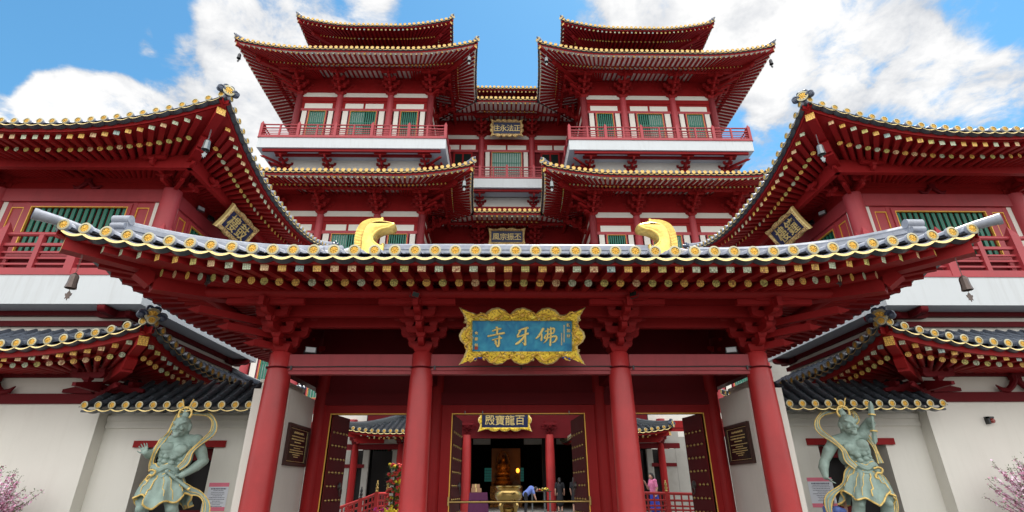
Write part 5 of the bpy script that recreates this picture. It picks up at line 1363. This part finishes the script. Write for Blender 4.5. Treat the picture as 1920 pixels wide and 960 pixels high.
def cap(mb, a, b, r0, r1=None, n=12):
    r1 = r0 if r1 is None else r1; a, b = Vector(a), Vector(b)
    mb.cyl(a, b, r0, r1, n); mb.ball(a, r0, nu=n, nv=8); mb.ball(b, r1, nu=n, nv=8)
def limb(mb, pts, rs):
    for i in range(len(pts)-1): cap(mb, pts[i], pts[i+1], rs[i], rs[i+1])
def smooth_path(pts, k=6):
    P = [Vector(p) for p in pts]; P = [P[0]*2-P[1]] + P + [P[-1]*2-P[-2]]; out = []
    for i in range(1, len(P)-2):
        for j in range(k):
            t = j/k; a, b, c, d = P[i-1], P[i], P[i+1], P[i+2]
            out.append(.5*((2*b)+(c-a)*t+(2*a-5*b+4*c-d)*t*t+(3*b-a-3*c+d)*t**3))
    out.append(P[-2]); return out
def ribbon(th, pts, width, name='ribbon', thick=.025):
    """flowing cloth band with gilded edges and a gilded vein"""
    P = smooth_path(pts); m = MB(); e1, e2, mid = [], [], []; vs = []; n = len(P)
    for i, p in enumerate(P):
        d = (P[min(i+1, n-1)]-P[max(i-1, 0)]).normalized(); s = d.cross(Vector((0, -1, .15))).normalized()
        w = width*(.75+.25*math.sin(i*.33)); N = s.cross(d).normalized()
        for a, b in ((-1, -.6), (-.4, 1), (.4, .2), (1, -.6), (1, .6-1.4), (-1, .6-1.4)): vs.append(p+s*(a*w/2)+N*(b*thick*.5 if b != .6-1.4 else -thick))
        e1.append(p-s*(w/2)); e2.append(p+s*(w/2)); mid.append(p+s*(w*.08)+N*thick*.55)
    m.add(vs, [(i*6+j, i*6+(j+1) % 6, (i+1)*6+(j+1) % 6, (i+1)*6+j) for i in range(n-1) for j in range(6)])
    o = m.build(name, 'jade', th, sharp=60)
    g = MB(); g.tube(e1, .0115, 6); g.tube(e2, .0115, 6); g.tube(mid, .006, 5); g.build('gold_edge', 'goldst', o)
    return o
def gold_line(th, pts, r=.014, name='gold_hem', k=6):
    m = MB(); m.tube(smooth_path(pts, k), r, 7); return m.build(name, 'goldst', th)
def hand(mb, wrist, pdir, pnorm, size, curl, spread, thumb_side):
    """palm plus five separate fingers; pdir = towards the finger tips, pnorm = palm facing"""
    d = Vector(pdir).normalized(); n = Vector(pnorm); n = (n-d*n.dot(d)).normalized(); s = d.cross(n)*thumb_side; w = Vector(wrist); z = size
    for a in (-.30, -.1, .1, .30): cap(mb, w+s*(a*z*.55), w+d*(.46*z)+s*(a*z), .105*z, .10*z, 8)
    tips = []
    for i, (a, L_) in enumerate(((.34, .42), (.12, .50), (-.11, .46), (-.33, .36))):
        base = w+d*(.47*z)+s*(a*z); dir_ = (d+s*(a*spread)).normalized(); p = base; c = 0
        for L2, r0, r1 in ((.45, .078, .072), (.32, .072, .066), (.25, .066, .055)):
            c += curl; dd = (dir_*math.cos(c)+n*math.sin(c)).normalized(); q = p+dd*(L2*L_*z*1.05); cap(mb, p, q, r0*z, r1*z, 8); p = q
        tips.append(p)
    t0 = w+d*(.12*z)+s*(.34*z); t1 = t0+(d*.5+s*.75+n*.25).normalized()*(.26*z); t2 = t1+(d*.8+s*.35+n*(.3+curl*.4)).normalized()*(.24*z)
    cap(mb, w+d*.1*z, t0, .11*z, .10*z, 8); cap(mb, t0, t1, .095*z, .08*z, 8); cap(mb, t1, t2, .08*z, .062*z, 8)
    return tips

def guardian(kind, BX, cat_label):
    """muscular guardian statue; world coordinates measured for the plane y = 10.9"""
    Y = 10.9
    th = thing('guardian_statue', (BX, Y, 0), cat_label, 'statue', 'guardian statues flanking the gate')
    def p(x, z, y=0.): return Vector((x, Y+y, z))
    b = MB()
    if kind == 'open_hand':
        pel, abd, rib, nk, hd = p(-6.83, 1.86), p(-6.79, 2.02, -.02), p(-6.725, 2.27, -.01), p(-6.69, 2.53, -.02), p(-6.675, 2.735, -.09)
        sa, sb = p(-7.01, 2.44, -.01), p(-6.41, 2.46, -.0); lean = Vector((-.18, 0, -1)).normalized()
    else:
        pel, abd, rib, nk, hd = p(6.76, 1.84), p(6.735, 2.0, -.02), p(6.655, 2.26, -.01), p(6.60, 2.52, -.03), p(6.595, 2.735, -.10)
        sa, sb = p(6.315, 2.40, -.01), p(6.90, 2.52, .0); lean = Vector((.26, 0, -1)).normalized()
    side = lean.cross(Vector((0, 1, 0))).normalized()
    if side.x < 0: side = -side
    b.ball(pel, .235, .17, .20); b.ball(abd, .205, .155, .22); b.ball(rib, .27, .18, .25); b.ball(rib-lean*.10, .29, .165, .13)
    for e in (-1, 1):
        b.ball(rib+side*(e*.135)-lean*.055+Vector((0, -.150, 0)), .135, .075, .100)     # chest
        b.ball(rib+side*(e*.115)-lean*.0+Vector((0, -.155, -.02)), .10, .05, .07)
        b.ball(rib+side*(e*.235)+lean*.06, .09, .13, .18)                               # flank
        for k in range(3): b.ball(rib+side*(e*.19)+lean*(.12+.075*k)+Vector((0, -.085, 0)), .058, .06, .042)
        for k, (r_, dz) in enumerate(((.066, .11), (.064, .205), (.066, .30), (.075, .40))):
            b.ball(rib+side*(e*.068)+lean*dz+Vector((0, -.165+.006*k, 0)), r_*.98, .055, .047)   # belly
        b.ball(abd+side*(e*.17)+lean*.10+Vector((0, -.06, 0)), .09, .09, .10)
        cap(b, nk+side*(e*.02), (sa if e < 0 else sb)+Vector((0, .02, .02)), .085, .10)
        cap(b, nk+side*(e*.045)+Vector((0, -.05, -.04)), hd+side*(e*.09)+Vector((0, .05, -.07)), .028, .03)
        cap(b, nk+Vector((0, -.07, -.06)), (sa if e < 0 else sb)+Vector((0, -.06, -.02)), .03, .04)
    cap(b, nk+Vector((0, .02, -.08)), hd+Vector((0, .06, -.02)), .098, .095)
    # head with a fierce face
    hd = hd+Vector((0, -.03, .0)); HB = MB(); body, b = b, HB
    b.ball(hd, .118, .140, .145); b.ball(hd+Vector((0, -.05, -.085)), .092, .085, .085); b.ball(hd+Vector((0, -.03, .045)), .108, .125, .105)
    f = hd+Vector((0, -.135, 0))
    for e in (-1, 1):
        cap(b, f+Vector((e*.015, -.006, .012)), f+Vector((e*.085, .025, .052)), .024, .020, 8)      # brow
        b.ball(f+Vector((e*.046, .018, -.012)), .024, .018, .017)                                   # eye
        b.ball(f+Vector((e*.068, .018, -.050)), .036, .034, .032)                                   # cheek
        cap(b, f+Vector((e*.012, -.010, -.082)), f+Vector((e*.066, .028, -.105)), .016, .012, 8)    # moustache
        b.ball(hd+Vector((e*.122, .01, -.015)), .020, .036, .055); b.ball(hd+Vector((e*.118, 0, -.06)), .018, .022, .028)   # ears
        b.ball(f+Vector((e*.024, -.006, -.050)), .020, .020, .017)
    cap(b, f+Vector((0, -.004, .008)), f+Vector((0, -.034, -.045)), .018, .026, 8)
    cap(b, f+Vector((-.034, -.002, -.122)), f+Vector((.034, -.002, -.122)), .015, .015, 8)
    b.ball(f+Vector((0, .008, -.155)), .045, .04, .032)
    HB.v = [tuple(hd+(Vector(v)-hd)*1.24) for v in HB.v]; b = body; b.merge(HB)
    # legs
    if kind == 'open_hand': hips = ((-6.97, -7.04, -7.02), (-6.68, -6.49, -6.44))
    else: hips = ((6.60, 6.41, 6.38), (6.90, 6.95, 7.0))
    for x0, x1, x2 in hips:
        limb(b, [p(x0, 1.78), p((x0+x1)/2, 1.52, -.10), p(x1, 1.27, -.15), p(x1*.6+x2*.4, 1.06, -.05), p(x2, .78, .02)], [.15, .15, .105, .115, .07])
        b.ball(p(x1, 1.28, -.20), .085, .07, .08); b.ball(p(x1+.05, 1.42, -.20), .07, .06, .10); b.ball(p(x1-.06, 1.40, -.19), .06, .05, .09)
        cap(b, p(x2, .77, .0), p(x2, .74, -.20), .07, .055)
        for k in range(5): cap(b, p(x2-.05+.025*k, .735, -.20), p(x2-.06+.03*k, .725, -.28), .024, .02, 6)
    # arms
    if kind == 'open_hand':
        b.ball(sa, .125, .125, .125); el = p(-7.17, 2.20, -.02); wr = p(-7.20, 2.245, -.22)
        limb(b, [sa, (sa+el)/2+Vector((0, 0, 0)), el], [.105, .098, .078]); limb(b, [el, (el+wr)/2, wr], [.085, .088, .056])
        hand(b, wr, (-.38, -.10, .80), (-.2, -1, .1), .185, .10, .62, -1)
        b.ball(sb, .135, .13, .135); el = p(-6.20, 2.10, .04); wr = p(-6.44, 1.84, -.17)
        limb(b, [sb, (sb*.5+el*.5)+Vector((.02, 0, 0)), el], [.115, .108, .082]); b.ball((sb*.5+el*.5)+Vector((.05, -.02, .0)), .075, .08, .11)
        limb(b, [el, el*.6+wr*.4+Vector((.02, 0, 0)), wr], [.09, .092, .058]); hand(b, wr, (-.8, -.25, -.35), (-.2, -.4, -.9), .175, .85, .2, -1)
    else:
        b.ball(sa, .13, .125, .13); el = p(6.05, 2.04, .03); wr = p(5.945, 1.76, -.06)
        limb(b, [sa, (sa+el)/2+Vector((-.02, 0, 0)), el], [.11, .105, .08]); b.ball((sa+el)/2+Vector((-.05, -.02, .02)), .07, .08, .11)
        limb(b, [el, el*.6+wr*.4+Vector((-.03, 0, 0)), wr], [.09, .092, .056]); hand(b, wr, (.62, -.15, -.62), (.5, -.3, .6), .19, .14, .4, 1)
        b.ball(sb, .13, .13, .125); el = p(7.20, 2.80, .06); wr = p(7.09, 2.71, -.14)
        limb(b, [sb, (sb+el)/2, el], [.11, .105, .085]); limb(b, [el, (el+wr)/2, wr], [.088, .085, .058])
        hand(b, p(7.125, 2.725, -.16), (-.75, -.35, .22), (.2, -.6, -.8), .175, .95, .15, -1)
    sculpt('figure', b, .0105, 'jade', th, 1, .5)
    # hair knot with gilded crown band
    kx = -6.735 if kind == 'open_hand' else 6.60
    m = MB(); m.ball(p(kx+.02, 2.93, -.03), .075, .07, .10); m.ball(p(kx, 3.03, -.03), .055, .05, .05); m.build('hair_knot', 'jade', th)
    m = MB(); c = p(kx+.02, 2.955, -.05)
    m.tube([c+Vector((.125*math.sin(a), -.02, .02+.125*math.cos(a))) for a in [-2.6+i*.26 for i in range(21)]], [.016+.008*abs(math.sin(i*.8)) for i in range(21)], 7)
    m.tube([c+Vector((.085*math.cos(a), -.07*math.sin(a)-.02, -.085)) for a in [i*.33 for i in range(20)]], .017, 7)
    for e in (-1, 1): m.tube(smooth_path([c+Vector((e*.02, -.03, .11)), c+Vector((e*.07, -.03, .19)), c+Vector((e*.085, -.03, .25)), c+Vector((e*.115, -.03, .30))]), .014, 6); m.ball(c+Vector((e*.03, -.09, -.075)), .028, nu=8, nv=6)
    m.build('gilded_crown', 'goldst', th)
    # kilt with folds and scalloped gilded hem
    sgn = -1 if kind == 'open_hand' else 1
    wc = pel+Vector((0, 0, .08)); m = MB(); nu, nv = 72, 12; vs = []; hem = []
    for j in range(nv+1):
        t = j/nv
        for i in range(nu):
            a = 2*math.pi*i/nu; front = max(0, -math.sin(a))
            drop = .57+.10*math.sin(3*a+.6*sgn)+.06*math.sin(7*a)+ (.16 if math.cos(a)*sgn > .2 else 0)*0 - .05*front
            fold = .042*math.sin(11*a+2*t)+.024*math.sin(19*a-3*t)
            rx = .245+.235*t**.8+fold*t; ry = .185+.19*t**.8+fold*t
            cx = wc.x+lean.x*(-.05*t)+ (hips[0][1]+hips[1][1]-2*wc.x)/2*t
            v = Vector((cx+rx*math.cos(a), Y+ry*math.sin(a)-.03*t, wc.z-drop*t)); vs.append(v)
            if j == nv: hem.append(v)
    for j in range(nv, -1, -1):
        for i in range(nu): v = vs[j*nu+i]; vs.append(Vector((v.x-.02*math.cos(2*math.pi*i/nu), v.y-.02*math.sin(2*math.pi*i/nu), v.z+.004)))
    m.add(vs, [(j*nu+i, j*nu+(i+1) % nu, (j+1)*nu+(i+1) % nu, (j+1)*nu+i) for j in range(2*nv+1) for i in range(nu)])
    kl = m.build('kilt', 'jade', th, sharp=70)
    m = MB(); m.tube([v+Vector((0, 0, -.004)) for v in hem]+[hem[0]], .017, 8)
    for k in range(9):      # gilded fold lines
        i = int(nu*(.52+.055*k)) % nu; pts = [vs[j*nu+(i+(j//4)*(1 if k > 4 else -1)) % nu]+Vector((0, -.006, 0)) for j in range(2, nv-1 if k % 3 else nv)]; m.tube(pts, .007 if k != 4 else .013, 6)
    m.build('gold_hem', 'goldst', kl)
    # rolled sash at the waist with gilded wavy edge and a knot
    m = MB(); g = MB(); ring = []; e1 = []
    for i in range(49):
        a = 2*math.pi*i/48; r_ = 1+.03*math.sin(9*a); z = wc.z+.02+.035*math.sin(5*a+1)-.05*math.sin(a)*0
        ring.append(Vector((wc.x+.25*r_*math.cos(a), Y+.195*r_*math.sin(a), z))); e1.append(Vector((wc.x+.262*r_*math.cos(a), Y+.21*r_*math.sin(a), z-.075+.045*math.sin(6*a))))
    m.tube(ring, .058, 8); m.tube([q+Vector((0, 0, -.05)) for q in e1], .04, 8); g.tube(e1, .014, 7); g.tube([q+Vector((.0, -.01, .055)) for q in ring], .014, 7)
    kn = wc+Vector((-.10*sgn*-1 if kind == 'open_hand' else .14, -.23, -.05)); m.ball(kn, .07, .05, .06)
    g.tube(smooth_path([kn+Vector((-.09, -.03, .03)), kn+Vector((-.03, -.06, .05)), kn+Vector((.05, -.06, .02)), kn+Vector((.02, -.06, -.05)), kn+Vector((-.06, -.05, -.05)), kn+Vector((-.10, -.03, -.12)), kn+Vector((-.05, -.04, -.16))]), .018, 7)
    s_ = m.build('sash', 'jade', th); g.build('gold_edge', 'goldst', s_)
    # celestial scarf
    if kind == 'open_hand':
        ribbon(th, [p(-6.76, 3.02, .02), p(-6.90, 2.98, .06), p(-7.0, 2.80, .10), p(-7.02, 2.62, .06), p(-7.0, 2.50, -.10), p(-7.05, 2.30, -.16), p(-7.10, 2.08, -.12), p(-7.06, 1.95, -.10)], .11)
        ribbon(th, [p(-6.70, 3.02, .02), p(-6.56, 3.03, .06), p(-6.34, 2.98, .10), p(-6.19, 2.82, .10), p(-6.17, 2.62, .06), p(-6.26, 2.44, -.08), p(-6.36, 2.26, -.18), p(-6.40, 2.08, -.20), p(-6.50, 1.96, -.22)], .12)
        ribbon(th, [p(-6.44, 1.68, -.12), p(-6.30, 1.58, -.06), p(-6.12, 1.52, .0), p(-5.98, 1.38, .02), p(-5.93, 1.18, .0), p(-6.0, .98, 0)], .14)
        m = MB(); m.cyl(p(-6.68, 1.905, -.27), p(-6.26, 1.60, -.14), .024, .03, 12); m.ball(p(-6.68, 1.905, -.27), .036); st = m.build('short_staff', 'jade', th)
        m = MB(); m.cyl(p(-6.28, 1.615, -.146), p(-6.255, 1.597, -.139), .033, n=12); m.build('gold_tip', 'goldst', st)
    else:
        ribbon(th, [p(6.60, 3.04, .02), p(6.44, 3.03, .06), p(6.26, 2.95, .10), p(6.13, 2.80, .10), p(6.11, 2.62, .04), p(6.22, 2.42, -.14), p(6.34, 2.24, -.20), p(6.38, 2.06, -.20), p(6.50, 1.92, -.21)], .12)
        ribbon(th, [p(6.62, 3.08, .02), p(6.72, 3.17, .06), p(6.85, 3.10, .08), p(6.93, 2.96, .06), p(6.90, 2.84, .0), p(6.80, 2.74, -.02), p(6.92, 2.66, .06), p(7.04, 2.54, .06), p(7.07, 2.36, -.04), p(7.08, 2.18, -.08), p(7.10, 2.0, -.08)], .105)
        ribbon(th, [p(6.46, 1.92, -.14), p(6.38, 1.80, -.10), p(6.28, 1.62, -.06), p(6.06, 1.48, -.02), p(5.93, 1.34, .0), p(5.90, 1.14, .0), p(5.98, .96, 0)], .14)
        ribbon(th, [p(7.12, 1.50, .02), p(7.22, 1.42, .02), p(7.24, 1.24, .02), p(7.16, 1.08, 0)], .12)
        m = MB(); a, c = p(7.055, 2.755, -.24), p(7.055, 2.755, -.24); ax = Vector((-.13, .0, -.76)).normalized()
        m.lathe([(.012, -.42), (.045, -.36), (.055, -.17), (.06, -.14), (.03, -.12), (.028, .12), (.045, .14), (.062, .17), (.04, .22), (.052, .28), (.045, .36), (.012, .42)], a, 6, ax=ax); cl = m.build('club', 'jade', th)
        m = MB()
        for q in (-.15, .17): m.lathe([(.05, q-.012), (.068, q-.012), (.068, q+.012), (.05, q+.012)], a, 8, ax=ax)
        m.build('gold_band', 'goldst', cl)
    m = MB(); rnd = random.Random(3); n = 18
    rings = []
    for z, r_ in ((0, .72), (.2, .70), (.45, .62), (.62, .55), (.70, .40)):
        for i in range(n): a = 2*math.pi*i/n; q = r_*rnd.uniform(.9, 1.1); rings.append((pel.x+q*math.cos(a), Y+.05+q*.75*math.sin(a), z))
    m.add(rings, [(j*n+i, j*n+(i+1) % n, (j+1)*n+(i+1) % n, (j+1)*n+i) for j in range(4) for i in range(n)]+[tuple(range(4*n, 5*n))]); m.build('rock_base', 'stone', th)
guardian('open_hand', -6.8, 'green grey guardian statue raising an open hand, gilded scarf over its bald head')
guardian('club', 6.72, 'green grey guardian statue lifting a club, gilded scarf over its scowling head')

# ------------------------------------------------------------------ people
def person(loc, h, yaw, label, shirt, legs, pose, hair_len=.0, skirt=0., extra=None):
    th = thing('person', loc, label, 'person')
    x0, y0, z0 = loc; s = h/1.7; cy, sy = math.cos(yaw), math.sin(yaw)
    def q(x, y, z): return Vector((x0+(x*cy-y*sy)*s, y0+(x*sy+y*cy)*s, z0+z*s))     # local -y is the way the person faces
    P = dict(hip=(0, 0, .90), chest=(0, 0, 1.28), neck=(0, 0, 1.45), head=(0, -.02, 1.58), shL=(-.18, 0, 1.39), shR=(.18, 0, 1.39), elL=(-.24, .02, 1.12), elR=(.24, .02, 1.12), wrL=(-.24, -.06, .88), wrR=(.24, -.06, .88),
             knL=(-.09, -.02, .50), knR=(.09, -.02, .50), anL=(-.09, .02, .08), anR=(.09, .02, .08)); P.update(pose)
    Q = {k: q(*v) for k, v in P.items()}
    b = MB(); limb(b, [Q['hip'], Q['hip']*.5+Q['chest']*.5, Q['chest'], Q['neck']], [.14*s, .125*s, .15*s, .06*s])
    limb(b, [Q['neck'], Q['head']], [.055*s, .06*s]); b.ball(Q['head'], .085*s, .10*s, .115*s)
    fd = (q(0, -1, 0)-q(0, 0, 0)).normalized(); b.ball(Q['head']+fd*.10*s+Vector((0, 0, -.01)), .018*s)
    for e in (-1, 1): b.ball(Q['head']+(q(e, 0, 0)-q(0, 0, 0))*.086, .015*s, .02*s, .03*s)
    for k in 'LR':
        e = -1 if k == 'L' else 1
        cap(b, Q['chest']*.6+Q['neck']*.4, Q['sh'+k], .07*s, .065*s)
        limb(b, [Q['sh'+k], Q['el'+k], Q['wr'+k]], [.052*s, .042*s, .030*s])
        d = (Q['wr'+k]-Q['el'+k]).normalized(); hand(b, Q['wr'+k], d, fd if abs(d.dot(fd)) < .8 else Vector((0, 0, 1)), .10*s, .25, .2, e)
        hp = Q['hip']+(q(e*.09, 0, 0)-q(0, 0, 0)); limb(b, [hp, Q['kn'+k], Q['an'+k]], [.085*s, .058*s, .04*s]); cap(b, Q['an'+k], Q['an'+k]+fd*.16*s+Vector((0, 0, -.03*s)), .04*s, .032*s)
    sculpt('body', b, .011, 'skin', th, 2)
    c = MB(); limb(c, [Q['hip'], Q['hip']*.5+Q['chest']*.5, Q['chest'], Q['chest']*.35+Q['neck']*.65], [.155*s, .145*s, .168*s, .075*s])
    for k in 'LR': cap(c, Q['chest']*.6+Q['neck']*.4, Q['sh'+k], .085*s, .08*s); cap(c, Q['sh'+k], Q['sh'+k]*.25+Q['el'+k]*.75, .068*s, .062*s)
    if legs == shirt and skirt: cap(c, Q['hip'], Q['hip']+Vector((0, 0, -skirt*s)), .16*s, .20*s)
    sculpt('shirt' if not (legs == shirt and skirt) else 'dress', c, .014, shirt, th, 3)
    if not (legs == shirt and skirt):
        c = MB()
        if skirt: cap(c, Q['hip'], Q['hip']+Vector((0, 0, -skirt*s)), .165*s, .20*s)
        else:
            for k in 'LR':
                hp = Q['hip']+(q((-1 if k == 'L' else 1)*.09, 0, 0)-q(0, 0, 0)); limb(c, [Q['hip'], hp, Q['kn'+k], Q['an'+k]], [.15*s, .105*s, .078*s, .065*s])
        sculpt('skirt' if skirt else 'trousers', c, .014, legs, th, 3)
    c = MB(); c.ball(Q['head']-fd*.022*s+Vector((0, 0, .025*s)), .098*s, .112*s, .118*s)
    if hair_len: cap(c, Q['head']-fd*.06*s, Q['head']-fd*.10*s+Vector((0, 0, -hair_len*s)), .085*s, .075*s)
    # leave the face free
    hm = sculpt('hair', c, .013, 'hair', th, 2)
    for v in hm.data.vertices:
        w = v.co+Vector(loc)-Q['head']
        if w.dot(fd) > .035*s and w.z < .05*s: v.co -= fd*(w.dot(fd)-.03*s)
    if extra: extra(th, Q, s)
    return th
def phone(th, Q, s): pass
person((2.62, 29, FZ), 1.60, math.pi, 'person in a loose black dress standing near the right inner column', 'blackc', 'blackc', {}, .08, .45)
person((3.30, 28.4, FZ), 1.62, math.pi*.8, 'person in short black clothes with bare legs beside the right door leaf', 'blackc', 'blackc', {}, .15, .32)
person((.78, 27, FZ), 1.62, math.pi*.5, 'person in a blue shirt bending over beside the incense burner', 'bluec', 'blackc', dict(chest=(0, -.28, 1.12), neck=(0, -.42, 1.14), head=(0, -.54, 1.12), shL=(-.18, -.34, 1.13), shR=(.18, -.34, 1.13), elL=(-.22, -.42, .88), elR=(.22, -.42, .88), wrL=(-.18, -.50, .68), wrR=(.18, -.50, .68)))
person((5.56, 22, FZ), 1.66, -math.pi*.42, 'person in a pink top with long black hair behind the red railing', 'pinkc', 'bluej', dict(elL=(-.22, -.10, 1.10), wrL=(-.10, -.30, 1.36), head=(0, -.05, 1.56)), .38, .5)
person((6.14, 11.22, 0), 1.44, math.pi*.55, 'person in a blue sleeved top raising a hand towards the notice', 'bluec', 'blackc', dict(elL=(-.20, -.20, 1.34), wrL=(-.12, -.30, 1.58), head=(.02, -.02, 1.56)), .06)
# ------------------------------------------------------------------ blossom branches at both lower corners
def blossom(x, y, h, label, seed, spread):
    t = thing('blossom_tree', (x, y, 0), label, 'tree', 'potted blossom trees')
    rnd = random.Random(seed)
    m = MB(); m.lathe([(.22, 0), (.30, .35), (.32, .42), (.27, .42)], (x, y, 0), 18); m.build('pot', 'stone', t)
    wood = MB(); wood.tube([(x, y, .3), (x+.02, y, .7), (x-.01, y, 1.05)], [.05, .042, .032], 8)
    tw = []
    for i in range(110):
        a = rnd.uniform(0, 6.28); el = rnd.uniform(.25, 1.35); L_ = rnd.uniform(.45, 1.0)*spread; p = Vector((x, y, rnd.uniform(.75, 1.1))); d = Vector((math.cos(a)*math.cos(el), math.sin(a)*math.cos(el)*.8, math.sin(el)))
        pts = [p]
        for k in range(6): d = (d+Vector((rnd.uniform(-.14, .14), rnd.uniform(-.14, .14), rnd.uniform(-.02, .16)))).normalized(); pts.append(pts[-1]+d*(L_/6))
        if pts[-1].z > h: s_ = (h-pts[0].z)/(pts[-1].z-pts[0].z); pts = [Vector((q.x, q.y, pts[0].z+(q.z-pts[0].z)*s_)) for q in pts]
        wood.tube(pts, [.011, .010, .008, .007, .005, .004, .003], 5); tw.append(pts)
    wood.build('trunk', 'bark', t)
    A, B, G = MB(), MB(), MB()
    for pts in tw:
        for k in range(85):
            f = rnd.uniform(.22, 1.0)*(len(pts)-1.001); i = int(f); c = pts[i].lerp(pts[i+1], f-i)+Vector([rnd.gauss(0, .02) for _ in range(3)])
            end = f/(len(pts)-1) > .88
            tgt = G if (end and rnd.random() < .7) or rnd.random() < .13 else (A if rnd.random() < .42 else B)
            n = Vector([rnd.gauss(0, 1) for _ in range(3)]).normalized(); u = n.orthogonal().normalized(); w = n.cross(u); r = rnd.uniform(.014, .025)
            if tgt is G: d = Vector([rnd.gauss(0, 1) for _ in range(3)]).normalized(); tgt.add([c, c+d*.02+u*.008, c+d*.045, c+d*.02-u*.008], [(0,1,2,3)])
            else: tgt.add([c+(u*math.cos(q*1.257)+w*math.sin(q*1.257))*r+n*(.004 if q % 2 else 0) for q in range(5)], [(0,1,2,3,4)])
    cr = A.build('crown', 'petal', t); B.build('pale_petals', 'petalp', cr, kind='stuff'); G.build('leaves', 'leaf', cr, kind='stuff')
    return t
blossom(-9.85, 10.6, 2.02, 'pink blossom tree against the cream base of the drum tower', 3, 1.15)
blossom(9.95, 10.6, 2.18, 'pink blossom tree against the cream base of the bell tower', 6, 1.30)
